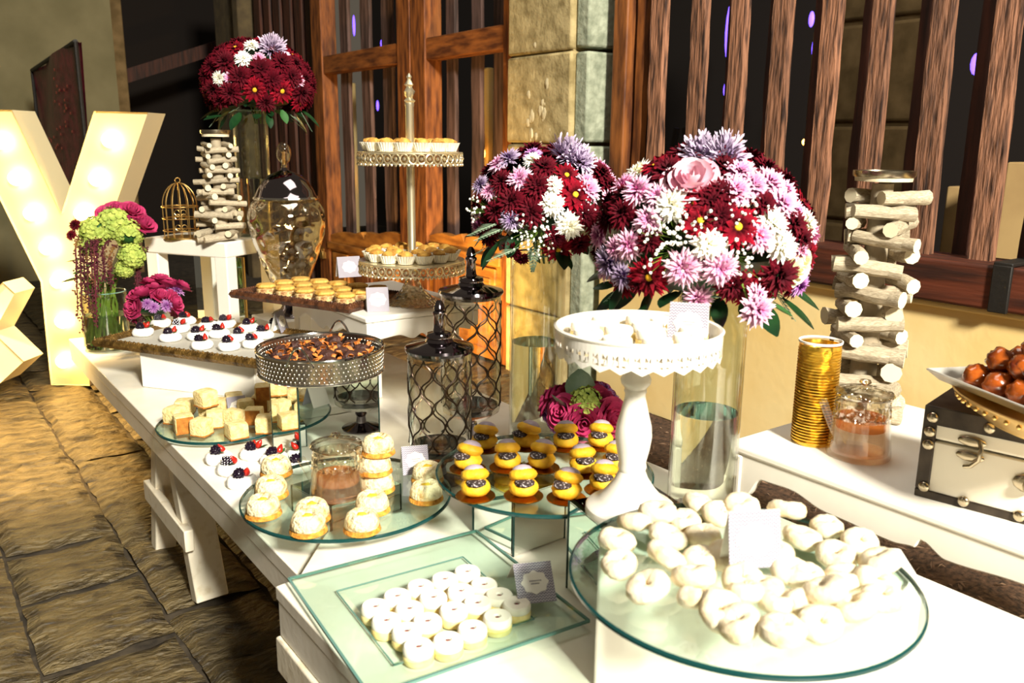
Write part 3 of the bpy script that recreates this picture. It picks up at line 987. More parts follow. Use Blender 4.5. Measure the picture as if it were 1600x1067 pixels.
mirror_box('tall mirror box under the round hammered tray of chocolates', (0.808, 1.862, T), (0.202, 0.195, 0.212), R_(-2))
mirror_box('square mirror box under the glass plate of yellow choux buns', (0.893, 1.180, N), (0.125, 0.125, 0.115), R_(2))
mirror_box('mirror box under the white pedestal cake stand', (0.905, 0.880, N), (0.165, 0.165, 0.157), R_(-12))
mirror_box('low mirror block under the glass plate of coconut tarts', (0.70, 1.52, T), (0.17, 0.15, 0.058), R_(8))

# round glass plates
def plate(label, c, r, z, feet=False):
    t = thing('glass_plate', label, 'plate', (c[0], c[1], z - 0.008))
    lathe_obj('disc', [(0, 0.0), (r - 0.003, 0.0), (r - 0.003, 0.008), (0, 0.008)], plate_g, t, 72)
    lathe_obj('edge', [(r - 0.003, 0.0), (r, 0.002), (r, 0.006), (r - 0.003, 0.008)], teal, t, 96)
    if feet:
        f = MB()
        for k in range(3):
            f.lathe([(0, -feet), (0.012, -feet), (0.012, 0), (0, 0)], 12, 0, Matrix.Translation((r * .55 * math.cos(k * 2.1 + .4), r * .55 * math.sin(k * 2.1 + .4), 0)))
        obj('foot', f, plate_g, t)
    return t
p1c, p1r, p1z = (0.662, 2.184), 0.172, 0.470
plate('round glass plate holding the pale cake cubes', p1c, p1r, p1z, 0.012)
p2c, p2r, p2z = (0.674, 1.458), 0.207, 0.517
plate('round glass plate holding the coconut tarts and the candle jar', p2c, p2r, p2z)
p3c, p3r, p3z = (0.947, 1.172), 0.206, 0.599
plate('round glass plate holding the yellow choux buns', p3c, p3r, p3z)
p4c, p4r, p4z = (0.806, 0.604), 0.214, PZ4
plate('large round glass plate heaped with sugared dough rings', p4c, p4r, p4z)

# square glass tray
st = thing('square_glass_tray', 'square glass tray with sunken centre holding linzer cookies', 'tray', (0.626, 1.052, N), R_(-5))
S = 0.178
mb = MB()
prof = [(S, 0.016), (S * 0.98, 0.019), (S * 0.68, 0.012), (S * 0.66, 0.006), (S * 0.60, 0.004)]
vs, fs = [], []
for r, z in prof:
    vs += [(-r, -r, z), (r, -r, z), (r, r, z), (-r, r, z)]
for k in range(len(prof) - 1):
    for i in range(4):
        fs.append((k * 4 + i, k * 4 + (i + 1) % 4, k * 4 + 4 + (i + 1) % 4, k * 4 + 4 + i))
fs.append((16, 17, 18, 19))
mb.add(vs, fs)
obj('glass', mb, tray_g, st, smooth=False)
e = MB()
for i in range(4):
    a, b = vs[i], vs[(i + 1) % 4]
    e.beam(a, b, 0.004, 0.004)
glass_line = mat('glass_line', '#5d837b', 0.15)
obj('edge', e, glass_line, st, smooth=False)
e = MB()
for i in range(4):
    a, b = vs[12 + i], vs[12 + (i + 1) % 4]
    e.beam(a, b, 0.002, 0.0015)
obj('well_line', e, glass_line, st, smooth=False)

# framed trays
def framed_tray(label, L0, dirv, ln, wd, z, fm, im):
    d = Vector(dirv).normalized()
    t = thing('framed_tray', label, 'tray', (L0[0], L0[1], z), math.atan2(d.y, d.x))
    # local x along the near edge, local y away from it
    obj('bed', MB().box((ln / 2, wd / 2, 0.008), (ln - 0.05, wd - 0.05, 0.008)), im, t, smooth=False)
    prof = [(0, 0.012), (0.004, 0.020), (0.012, 0.024), (0.020, 0.020), (0.030, 0.022), (0.040, 0.013), (0.044, 0.004), (0.006, 0.0)]
    cs = [(0, 0), (ln, 0), (ln, wd), (0, wd)]
    for i in range(4):
        a, b = Vector(cs[i]), Vector(cs[(i + 1) % 4])
        e = (b - a).normalized()
        n = Vector((-e.y, e.x))
        vs, fs = [], []
        for q, s_ in ((a, 1), (b, -1)):
            for o, zz in prof:
                p = q + n * o + e * (o * s_)
                vs.append((p.x, p.y, zz))
        k = len(prof)
        fs = [(j, (j + 1) % k, k + (j + 1) % k, k + j) for j in range(k)] + [tuple(range(k))[::-1], tuple(range(k, 2 * k))]
        mb = MB().add(vs, fs)
        m = int((b - a).length / 0.009)
        for q in range(m):
            p = a.lerp(b, (q + .5) / m) + n * 0.013
            if 0.012 < q / m < 0.988:
                mb.ball((p.x, p.y, 0.023), 0.0042, 5, 3)
            p2_ = a.lerp(b, (q + .5) / m) + n * 0.029
            if 0.06 < q / m < 0.94 and q % 2 == 0:
                mb.ball((p2_.x, p2_.y, 0.021), 0.004, 5, 3)
        obj('moulding', mb, fm, t, angle=30)
    return t, d
t1L, t1d, t1n, t1w = Vector((0.469, 2.845, 0)), Vector((0.326, -0.555, 0)), 0.644, 0.40
T1, t1d = framed_tray('gilt framed tray of berry pavlovas on the white box', t1L, t1d, t1n, t1w, T + 0.118, frame_g, tray_in)
t1p = Vector((-t1d.y, t1d.x, 0))
t2L, t2d, t2n, t2w = Vector((0.864, 2.715, 0)), Vector((0.206, -0.456, 0)), 0.50, 0.295
T2, t2d = framed_tray('dark brown framed tray of biscuits on the scalloped bench', t2L, t2d, t2n, t2w, B2z, frame_b, tray_inb)
t2p = Vector((-t2d.y, t2d.x, 0))

# ================================================================== sweets
def lab(i, n, what, where):
    return '%s %s of the %s' % (ORD[i], what, where)

# --- linzer cookies in the square tray: four rows of five
LZ_PX = [[(563, 962), (624, 935), (660, 925), (697, 910), (730, 898)], [(602, 980), (641, 958), (678, 942), (717, 934), (754, 914)],
         [(636, 996), (669, 983), (707, 963), (746, 951), (780, 932)], [(655, 1020), (700, 1010), (738, 991), (777, 970), (808, 954)]]
LZ_PX = [[(587, 958), (621, 941), (657, 926), (695, 914), (730, 902)], [(604, 980), (640, 961), (677, 943), (720, 933), (756, 923)],
         [(636, 997), (668, 981), (709, 963), (746, 952), (780, 940)], [(654, 1022), (700, 1012), (738, 993), (777, 975), (807, 954)]]
def linzer(r, label, loc, grp, jam=True, rot=0.0):
    t = thing('linzer_cookie', label, 'cookie', loc, rot, grp)
    lathe_obj('base', [(0, 0), (r * .95, 0), (r, .003), (r, .010), (r * .96, .012), (0, .012)], cookie_m, t, 28)
    lathe_obj('sugared_top', [(r * .2, .0125), (r * .96, .0125), (r, .016), (r * .97, .022), (r * .88, .0245), (r * .26, .024), (r * .2, .021)], sugar_m, t, 28)
    if jam:
        lathe_obj('jam', [(0, .0215), (r * .14, .0210), (r * .22, .0185), (r * .21, .0125)], jam_m, t, 12)
    return t
l0 = None
rowname = ['row nearest the outer table edge', 'second row from the outer table edge', 'third row from the outer table edge', 'row deepest in the table']
rowname = ['back row in the square glass tray', 'second row in the square glass tray', 'third row in the square glass tray', 'front row in the square glass tray']
for i, rw in enumerate(LZ_PX):
    for j, (px, py) in enumerate(rw):
        p = atz(px, py + 9, N + 0.004)
        lb_ = 'white sugared linzer cookie, %s of five in the %s' % (ORD[j], rowname[i])
        if l0 is None:
            l0 = linzer(0.0225, lb_, p, 'linzer cookies in the square glass tray')
        else:
            copy_thing(l0, 'linzer_cookie', p, random.uniform(0, 6), lb_)

# --- sugared dough rings heaped on the big plate
D_PX = [(1027, 800), (1087, 792), (992, 822), (1071, 818), (1120, 806), (1158, 792), (963, 845), (1038, 843), (1096, 839), (1189, 819), (1228, 804), (1290, 825),
        (1251, 843), (1338, 852), (1306, 872), (1378, 884), (968, 885), (1034, 881), (1092, 876), (1015, 924), (1085, 909), (1092, 944), (1158, 911), (1232, 897),
        (1317, 905), (1294, 936), (1364, 914), (1220, 947), (1166, 938), (1158, 984), (1220, 990), (1278, 982), (1340, 958), (1376, 938), (1135, 872), (1205, 866), (1258, 905), (1125, 962), (1255, 955), (1190, 925)]
def ring_mesh(k):
    mb = MB()
    rnd = random.Random(k)
    R, r = 0.0160, 0.0142
    vs, fs = [], []
    n, m = 22, 10
    cut = k % 3 == 1
    for i in range(n):
        a = 2 * PI * i / n
        rr = r * (1 + 0.10 * math.sin(a * 2 + k) + 0.06 * rnd.uniform(-1, 1))
        for j in range(m):
            b = 2 * PI * j / m
            x = R + rr * math.cos(b)
            z = rr * 0.95 * math.sin(b)
            q = 1 + 0.06 * noise.noise(Vector((math.cos(a) * 2, math.sin(a) * 2, z * 90 + k)))
            vs.append((x * math.cos(a) * q, x * math.sin(a) * q * (0.9 if k % 2 else 1), z + r * .9))
    for i in range(n):
        for j in range(m):
            fs.append((i * m + j, ((i + 1) % n) * m + j, ((i + 1) % n) * m + (j + 1) % m, i * m + (j + 1) % m))
    mb.add(vs, fs)
    return mb.mesh('sugared_ring', donut_m)
def dimple_mesh():
    return MB().ball((0, 0, 0.0095), 0.0082, 12, 6, sc=(1, 1, 0.55)).mesh('crumb', donut_in)
RM = [ring_mesh(k) for k in range(5)]
DM = dimple_mesh()
R4 = 0.16
order = sorted(range(len(D_PX)), key=lambda i: D_PX[i][1])
row_names = ['farthest row on the big plate', 'second row on the big plate', 'middle row on the big plate', 'fourth row on the big plate', 'nearest row on the big plate']
per = 8
for rk in range(0, len(order), per):
    grp_ = sorted(order[rk:rk + per], key=lambda i: D_PX[i][0])
    for q, i in enumerate(grp_):
        px, py = D_PX[i]
        z = PZ4 + (0.012 if (i * 7) % 5 == 0 else 0)
        p = atz(px, py + 14, z)
        t = thing('dough_ring', 'sugar dusted dough ring, %s of the %s' % (ORD[q], row_names[min(rk // per, 4)]), 'pastry', p, 0, 'sugared dough rings on the big plate')
        tilt = (random.uniform(-0.45, 0.45) if i % 2 else random.uniform(-0.15, 0.15), random.uniform(-0.45, 0.3) if i % 3 else 0.0, random.uniform(0, 6))
        link('ring', RM[i % 5], t, (0, 0, 0.003 + 0.012 * (abs(tilt[0]) + abs(tilt[1]))), tilt, .86)
        link('crumb', DM, t, (0, 0, 0.0035 + 0.012 * (abs(tilt[0]) + abs(tilt[1]))), tilt, .95)

# --- choux buns on gold boards
CH_PX = [(757, 690), (822, 687), (884, 688), (938, 687), (731, 722), (793, 720), (846, 720), (911, 728), (962, 722), (743, 764), (818, 764), (885, 768), (943, 755)]
CH_LB = ['far end of the row beside the mesh jar', 'second in the row beside the mesh jar', 'third in the row before the small rose posy', 'right before the small rose posy',
         'at the plate rim beside the coconut tarts', 'second in the middle row', 'third in the middle row', 'fourth in the middle row', 'half behind the white stand column',
         'first at the near rim', 'second at the near rim', 'third at the near rim', 'tucked against the white stand foot']
c0 = None
bite = MB()
def choux(label, loc):
    t = thing('choux_bun', label, 'pastry', loc, 0, 'yellow choux buns on gold boards')
    lathe_obj('gold_board', [(0, 0), (.0305, 0), (.031, .0012), (.0305, .0018), (0, .0018)], gold_board, t, 32)
    obj('lower_bun', MB().ball((0, 0, .016), .0235, 16, 10, sc=(1, 1, .64), jit=.09, jf=2), choux_m, t)
    obj('seed_filling', MB().ball((-.0055, -.0095, .0265), .0155, 12, 8, sc=(1, 1, .42), jit=.25, jf=3), choux_fill, t)
    obj('upper_bun', MB().ball((0, 0, .004), .0225, 16, 8, sc=(1, 1, .5), jit=.08, jf=2), choux_m, t, (.002, .004, .030), (R_(-16), R_(8), 0))
    obj('glaze_cap', MB().ball((0, 0, .0), .0165, 14, 8, sc=(1, 1, .58), jit=.06, jf=2), choux_top, t, (.004, .009, .0385), (R_(-16), R_(8), 0))
    return t
CHX = 1.13
for i, (px, py) in enumerate(CH_PX):
    p = atz(px, py + 11, p3z + .0002)
    lb_ = 'yellow choux bun with lilac cap, ' + CH_LB[i]
    if c0 is None:
        c0 = choux(lb_, p)
        c0.scale = (CHX,) * 3
        c0.rotation_euler.z = -0.6
    else:
        copy_thing(c0, 'choux_bun', p, -0.6 + random.uniform(-0.7, 0.7), lb_)

# --- coconut tarts
TA_PX = [(432, 732, 0), (424, 766, 0), (412, 796, 0), (488, 803, 0), (482, 822, 0), (566, 820, 0), (582, 790, 0), (591, 757, 0), (593, 731, .03), (590, 722, .06), (668, 742, 0), (666, 772, 0)]
TA_LB = ['beside the berry pavlovas at the far rim', 'second from the far rim on the table edge side', 'at the rim over the table edge', 'in front of the candle jar', 'at the near rim, first', 'at the near rim, second',
         'beside the candle jar foot', 'behind the one beside the jar foot', 'stacked second in the pile by the jar', 'on top of the pile by the jar', 'beside the tent card', 'nearest the choux plate']
t0 = None
def tart(label, loc):
    t = thing('coconut_tart', label, 'tart', loc, 0, 'coconut tarts on the round glass plate')
    lathe_obj('crust', [(0, 0), (.026, 0), (.0285, .002), (.0275, .006), (.024, .009), (0, .009)], coco_b, t, 30, )
    obj('coconut_ring', MB().lathe([(.007, .022), (.010, .028), (.016, .032), (.022, .028), (.0255, .019), (.0265, .010), (.024, .007), (0, .007), (0, .016), (.007, .022)], 30,
        wob=lambda a, z: 1 + .05 * noise.noise(Vector((math.cos(a) * 3, math.sin(a) * 3, z * 120)))), coco_m, t, angle=80)
    obj('crumb_topping', MB().ball((0, 0, .026), .0078, 9, 5, sc=(1, 1, .5), jit=.5, jf=3), green_b, t)
    return t
for i, (px, py, dz) in enumerate(TA_PX):
    if dz:
        p = atz(591, 757 + 9, p2z) + Vector((0.004 if dz > .04 else -.003, .003, dz * 1.27))
    else:
        p = atz(px, py + 9, p2z)
    lb_ = 'round coconut tart, ' + TA_LB[i]
    if t0 is None:
        t0 = tart(lb_, p)
        t0.scale = (1.2,) * 3
    else:
        copy_thing(t0, 'coconut_tart', p, random.uniform(0, 6), lb_)

# --- cake cubes
CU_PX = [(275, 653, 0), (288, 668, 0), (290, 639, 0), (316, 672, 0), (323, 636, .03), (329, 648, 0), (345, 638, 0), (337, 659, 0), (366, 620, .02), (366, 660, 0), (370, 676, 0), (398, 654, 0), (416, 667, 0), (409, 636, 0), (414, 624, .03), (385, 640, 0)]
CU_LB = ['at the rim over the table edge', 'with a browned side at the rim', 'behind the browned one', 'at the front rim, first', 'tall one at the back, first', 'in the middle behind the front one',
         'in the middle beside the tent card', 'front middle one leaning on its neighbour', 'at the back behind the tent card', 'half under the tent card', 'at the front rim, palest of all', 'between card and mirror box',
         'touching the mirror box at the front', 'back one beside the mirror box', 'topmost beside the mirror box', 'squeezed just behind the tent card']
def cube_mesh(k):
    s = 0.0225
    mb = MB()
    n = 6
    rnd = random.Random(k)
    dx, dy, dz = (1 + .12 * rnd.uniform(-1, 1) for _ in range(3))
    for ax in range(3):
        for sg in (-1, 1):
            vs = []
            for j in range(n + 1):
                for i in range(n + 1):
                    a, b = (i / n * 2 - 1), (j / n * 2 - 1)
                    v = [0, 0, 0]
                    v[ax], v[(ax + 1) % 3], v[(ax + 2) % 3] = sg, a * sg, b
                    v = Vector(v)
                    l = (v.x ** 8 + v.y ** 8 + v.z ** 8) ** (1 / 8)
                    v = v / l
                    v *= 1 + .05 * noise.noise(v * 3 + Vector((k, 0, 0)))
                    vs.append((v.x * s * dx, v.y * s * dy, v.z * s * dz + s * dz))
            mb.add(vs, [(j * (n + 1) + i, j * (n + 1) + i + 1, (j + 1) * (n + 1) + i + 1, (j + 1) * (n + 1) + i) for j in range(n) for i in range(n)])
    return mb.mesh('sponge', cake_m, angle=50), s * dx, s * dy, s * dz
CM = [cube_mesh(k) for k in range(4)]
for i, (px, py, dz) in enumerate(CU_PX):
    me, sx_, sy_, sz_ = CM[i % 4]
    p = atz(px, py + 7, p1z + dz)
    p.z = p1z + (0.046 if dz > .025 else 0)
    t = thing('cake_cube', 'pale sponge cake cube, ' + CU_LB[i], 'cake', p, random.uniform(0, 1.5), 'cake cubes on the round glass plate')
    link('sponge', me, t)
    obj('crust', MB().box((0, 0, .0022), (sx_ * 1.92, sy_ * 1.92, .0044)), crust_m, t, bevel=.001)
    if i in (1, 13, 14, 11):
        obj('browned_side', MB().box((-sx_ * .985, 0, sz_), (.0016, sy_ * 1.7, sz_ * 1.7)), crust_m, t, bevel=.0005)

# --- pavlovas
def berry_mesh():
    mb = MB().ball((0, 0, 0), .0075, 10, 7)
    for k in range(34):
        z = 1 - 2 * (k + .5) / 34
        a = k * 2.39996
        r = math.sqrt(1 - z * z)
        mb.ball((r * math.cos(a) * .0078, r * math.sin(a) * .0078, z * .0088), .0024, 6, 4)
    return mb.mesh('blackberry', berry)
BM = berry_mesh()
SM = MB().lathe([(0, -.002), (.006, 0), (.0072, .004), (.005, .011), (.0015, .017), (0, .018)], 10).mesh('strawberry', straw)
def leaf_mesh(l, wd, curl, m, n=4):
    vs, fs = [], []
    for i in range(n + 1):
        t = i / n
        ww = wd * math.sin(PI * min(1, t * .92 + .06)) ** 0.8
        z = curl * l * (t * t)
        x = l * t
        vs += [(x, -ww, z + ww * .35), (x, 0, z), (x, ww, z + ww * .35)]
    for i in range(n):
        for j in range(2):
            fs.append((i * 3 + j, i * 3 + j + 1, i * 3 + 4 + j, i * 3 + 3 + j))
    return MB().add(vs, fs).mesh('leaf', m, angle=80)
MINT = leaf_mesh(.018, .005, .2, leaf_m)
MINTD = leaf_mesh(.02, .0055, .1, leaf_d)
def merin_mesh(k):
    return MB().lathe([(0, 0), (.022, 0), (.0265, .004), (.028, .010), (.026, .016), (.020, .0205), (.013, .021), (.009, .0185), (0, .0175)], 24,
        wob=lambda a, z: 1 + .05 * math.sin(a * 3 + k + z * 120) + .03 * math.sin(a * 7 + k * 2)).mesh('meringue', mering, angle=80)
MM = [merin_mesh(k) for k in range(3)]
def pavlova(label, loc, k, s, grp):
    t = thing('pavlova', label, 'dessert', loc, random.uniform(0, .5), grp)
    link('meringue', MM[k % 3], t, (0, 0, 0), (0, 0, k), s)
    link('blackberry', BM, t, Vector((-.007, .001, .026)) * s, (k, 0, k), s * 1.15)
    if k % 2:
        link('blackberry', BM, t, Vector((.003, .010, .024)) * s, (0, k, 0), s)
    link('strawberry', SM, t, Vector((.008, -.003, .022)) * s, (R_(20), R_(24), k), s)
    if k % 3 == 0:
        link('strawberry', SM, t, Vector((.008, .008, .020)) * s, (R_(-30), R_(30), k), s * .9)
    link('mint_leaf', MINT if k % 2 else MINTD, t, Vector((.004, -.011, .021)) * s, (0, R_(-12), -.5 + k), s)
    return t
PV_PX = [(224, 523), (267, 531), (316, 543), (358, 545), (395, 541), (252, 509), (281, 517), (310, 529), (343, 525), (375, 531), (291, 505), (326, 513), (353, 510), (389, 516), (412, 527), (431, 515)]
PV_LB = ['corner one beside the white letter Y', 'second in the near row', 'third in the near row', 'fourth in the near row', 'fifth in the near row, with a green leaf',
         'first in the second row', 'second in the second row, leaf beside the berry', 'third in the second row', 'fourth in the second row', 'fifth in the second row', 'first in the third row', 'second in the third row',
         'third in the third row', 'fourth in the third row', 'last but one beside the tent card', 'just behind the tent card']
for i, (px, py) in enumerate(PV_PX):
    p = atz(px, py + 1, T + 0.118 + 0.013)
    pavlova('white berry pavlova on the gilt tray, ' + PV_LB[i], p, i, 1.2, 'pavlovas on the gilt framed tray')
PV2 = [(343, 716, 'farthest one at the table edge'), (361, 733, 'with two strawberry points'), (379, 753, 'nearest the table edge and tart plate'), (397, 709, 'beside the mirror box corner'), (430, 718, 'with a broad mint leaf'), (468, 729, 'half hidden by the candle jar'), (455, 733, 'at the rim of the tart plate')]
for i, (px, py, l_) in enumerate(PV2):
    p = atz(px, py + 6, T + .001)
    if i == 6:
        p = atz(440, 742, T + .001)
    pavlova('white pavlova standing on the table, ' + l_, p, i + 3, 1.18 if i != 6 else 1.0, 'pavlovas on the table by the mirror box')

# --- biscuits on the dark framed tray
for r_ in range(3):
    for q in range(5):
        a, b = 0.425 - 0.083 * q, 0.075 + 0.08 * r_
        p = t2L + t2d * a + t2p * b + Vector((0, 0, B2z + .0125))
        t = thing('layered_biscuit', 'biscuit on a paper square, %s in the %s of the dark tray' % (ORD[q], ['near row', 'middle row', 'far row'][r_]), 'biscuit', p, math.atan2(t2d.y, t2d.x) + random.uniform(-.2, .2), 'biscuits on the dark framed tray')
        if q == 0 and r_ == 0:
            bmsh = [MB().box((0, 0, .001), (.058, .052, .001)).mesh('paper', lace),
                    MB().lathe([(0, .002), (.026, .002), (.0275, .006), (.027, .014), (.024, .017), (0, .017)], 18, wob=lambda a, z: 1 + .06 * math.cos(4 * a) + .03 * math.sin(9 * a + z * 300)).mesh('base', bis_b),
                    MB().lathe([(0, .017), (.026, .017), (.0285, .021), (.026, .026), (.015, .0285), (0, .029)], 18, wob=lambda a, z: 1 + .07 * math.cos(4 * a) + .04 * math.sin(7 * a + z * 200)).mesh('top', bis_t)]
        for nm, me in zip(('paper', 'base', 'top'), bmsh):
            link(nm, me, t, (0, 0, 0), None, 1.18)

# --- chocolates in the hammered pan
PC, PR, PB, PH = (0.802, 1.855), 0.150, T + 0.212, 0.058
pan = thing('round_tray', 'round hammered steel tray with loop handles full of chocolates', 'tray', (PC[0], PC[1], PB))
n, m = 150, 8
vs, fs = [], []
for sd_, rr in ((1, PR), (-1, PR - .005)):
    for j in range(m + 1):
        for i in range(n):
            a = 2 * PI * i / n
            r = rr - .004 * (1 - j / m)
            vs.append((r * math.cos(a), r * math.sin(a), .001 + PH * j / m))
for s_ in range(2):
    o = s_ * (m + 1) * n
    for j in range(m):
        for i in range(n):
            f = (o + j * n + i, o + j * n + (i + 1) % n, o + (j + 1) * n + (i + 1) % n, o + (j + 1) * n + i)
            fs.append(f if s_ == 0 else f[::-1])
obj('wall', MB().add(vs, fs), steel, pan)
dots = MB()
for j in range(5):
    for i in range(84):
        a = 2 * PI * (i + .5 * (j % 2)) / 84
        z = .008 + .0098 * j
        for rr in (PR - .004 * (1 - z / PH), PR - .005 - .004 * (1 - z / PH)):
            dots.ball((rr * math.cos(a), rr * math.sin(a), z), .0043, 6, 4, sc=(.55, .55, 1))
stuff(obj('hammered_dots', dots, steel, pan))
lathe_obj('floor_disc', [(0, 0), (PR - .003, 0), (PR - .003, .003), (0, .003)], steel, pan, 64)
obj('rim', MB().tube([(PR * math.cos(a * PI / 48), PR * math.sin(a * PI / 48), PH + .001) for a in range(96)], .0034, 8, 0, True).tube([(PR * .985 * math.cos(a * PI / 48), PR * .985 * math.sin(a * PI / 48), .002) for a in range(96)], .0026, 6, 0, True), chrome, pan)
va = math.atan2(-PC[1], -PC[0])
for k, a in enumerate((va - 0.33, va + PI - 0.33)):
    pts = []
    for i in range(13):
        t_ = i / 12
        b = a + (t_ - .5) * 0.42
        pts.append((PR * 1.004 * math.cos(b), PR * 1.004 * math.sin(b), PH - .012 + .045 * math.sin(PI * t_)))
    obj('handle', MB().tube(pts, .0028, 8), chrome, pan)
CHM = MB().ball((0, 0, .012), .0215, 16, 9, sc=(1, 1, .62), jit=.22, jf=3).mesh('chocolate_dome', choc, angle=30)
mb = MB()
for k in range(6):
    a = k * 2 * PI / 6
    mb.add([(.016 * math.cos(a - .3), .016 * math.sin(a - .3), .011), (.033 * math.cos(a - .22), .033 * math.sin(a - .22), .024), (.033 * math.cos(a + .22), .033 * math.sin(a + .22), .024), (.016 * math.cos(a + .3), .016 * math.sin(a + .3), .011),
            (.024 * math.cos(a), .024 * math.sin(a), .026)], [(0, 1, 4), (1, 2, 4), (2, 3, 4), (3, 0, 4)])
WFM = mb.mesh('wafer_points', choc_l, smooth=False)
k = 0
for ri, (rr, cnt) in enumerate(((0.0, 1), (.050, 6), (.098, 12), (.126, 0))):
    for i in range(cnt):
        a = 2 * PI * i / max(cnt, 1) + ri * .4
        p = Vector((PC[0] + rr * math.cos(a), PC[1] + rr * math.sin(a), PB + .027 + random.uniform(-.004, .004)))
        where = 'alone in the middle of the hammered tray' if ri == 0 else ('%s of the inner ring round the middle one' % ORD[i] if ri == 1 else '%s of the outer ring along the tray wall' % ORD[i])
        t = thing('chocolate', 'wrinkled dark chocolate with orange wafer points, ' + where, 'chocolate', p, random.uniform(0, 6), 'chocolates in the hammered tray')
        link('dome', CHM, t, (0, 0, .008), (random.uniform(-.2, .2), random.uniform(-.2, .2), 0))
        link('wafer_points', WFM, t, (0, 0, .004), (random.uniform(-.3, .3), random.uniform(-.3, .3), 0))
        k += 1
# a lower layer of chocolates hides the floor of the tray
low = MB()
for i in range(26):
    a, r = random.uniform(0, 6.28), math.sqrt(random.random()) * .118
    low.ball((r * math.cos(a), r * math.sin(a), .022), .021, 10, 6, sc=(1, 1, .6), jit=.2, jf=3)
stuff(obj('lower_chocolates', low, choc, pan))

# ================================================================== stands and glassware
# white pedestal cake stand
SP = (0.893, 0.887)
SZ0, SZ1 = N + 0.1572, 0.931
ws = thing('cake_stand', 'white pedestal cake stand with lace edged plate', 'cake stand', (SP[0], SP[1], SZ0))
hh = SZ1 - SZ0
lathe_obj('foot', [(0, 0), (.070, 0), (.0715, .004), (.0705, .012), (.066, .016), (.058, .0185), (.050, .026), (.038, .040), (.026, .058), (.020, .072)], white_gloss, ws, 48)
lathe_obj('column', [(.020, .070), (.0225, .078), (.021, .086), (.026, .108), (.0285, .128), (.027, .145), (.021, .168), (.0165, .188), (.0155, .196), (.0175, .200), (.0165, .205), (.0225, .213), (.0235, .219),
                     (.0195, .228), (.0155, .238), (.017, .250), (.024, .262), (.03, .270)], white_gloss, ws, 40)
PRr = 0.124
lathe_obj('plate', [(0, .2645), (.03, .264), (PRr - .004, .268), (PRr, .270), (PRr, .276), (0, .276)], white_gloss, ws, 72)
# lace rim: pierced scalloped band
mb = MB()
n = 26
for k in range(n):
    a0_, a1_ = 2 * PI * k / n, 2 * PI * (k + 1) / n
    def cp(t_, z, r=PRr + .001):
        a = a0_ + (a1_ - a0_) * t_
        return (r * math.cos(a), r * math.sin(a), z)
    top, mid, lowz = hh + .000, hh - .014, hh - .030
    outer = [(0, top), (.25, top), (.5, top), (.75, top), (1, top)]
    row2 = [(0, mid), (.25, mid), (.5, mid), (.75, mid), (1, mid)]
    row3 = [(0, lowz), (.25, lowz - .001), (.5, lowz - .002), (.75, lowz - .001), (1, lowz)]
    row4 = [(0, lowz - .004), (.2, lowz - .007), (.5, lowz - .0115), (.8, lowz - .007), (1, lowz - .004)]
    for r, flip in ((PRr + .001, False), (PRr - .0025, True)):
        vs = [cp(t_, z, r) for rw in (outer, row2, row3, row4) for t_, z in rw]
        fs = [(i, i + 1, 6 + i, 5 + i) for i in range(4)] + [(10 + i, 11 + i, 16 + i, 15 + i) for i in range(4)]
        o = len(vs)
        # pierced zone: two slanted slits per scallop
        ex = [cp(.12, mid, r), cp(.38, mid, r), cp(.62, mid, r), cp(.88, mid, r), cp(.30, lowz, r), cp(.44, lowz - .001, r), cp(.56, lowz - .001, r), cp(.70, lowz, r), cp(.12, lowz, r), cp(.88, lowz, r)]
        vs += ex
        fs += [(5, o, o + 8, 10), (o + 1, o + 2, o + 6, o + 5), (o + 3, 9, 14, o + 9), (o, o + 1, 12 if False else o + 5, o + 4)][:3]
        vs += [cp(.22, mid - .006, r), cp(.78, mid - .006, r)]
        fs += [(o, o + 1, o + 10), (o + 2, o + 3, o + 11), (o + 8, o + 10, o + 4), (o + 9, o + 7, o + 11)]
        mb.add(vs, [f[::-1] for f in fs] if flip else fs)
obj('lace_rim', mb, white_gloss, ws, smooth=False)
lathe_obj('rim_bead', [(PRr - .003, hh - .001), (PRr + .002, hh - .001), (PRr + .003, hh + .002), (PRr, hh + .004), (PRr - .004, hh + .002), (PRr - .003, hh - .001)], white_gloss, ws, 72)
k = 0
for ri, (rr, cnt, where) in enumerate(((.083, 9, 'outer ring'), (.030, 3, 'middle'))):
    for i in range(cnt):
        a = 2 * PI * (i + .25) / cnt - 2.2
        if ri == 0 and i == 3:
            continue
        p = (SP[0] + rr * math.cos(a), SP[1] + rr * math.sin(a), SZ0 + .2765)
        copy_thing(l0, 'linzer_cookie', p, a, 'large sugared cookie on the white cake stand, %s of the %s' % (ORD[i], where), 'sugared cookies on the white cake stand')
        k += 1

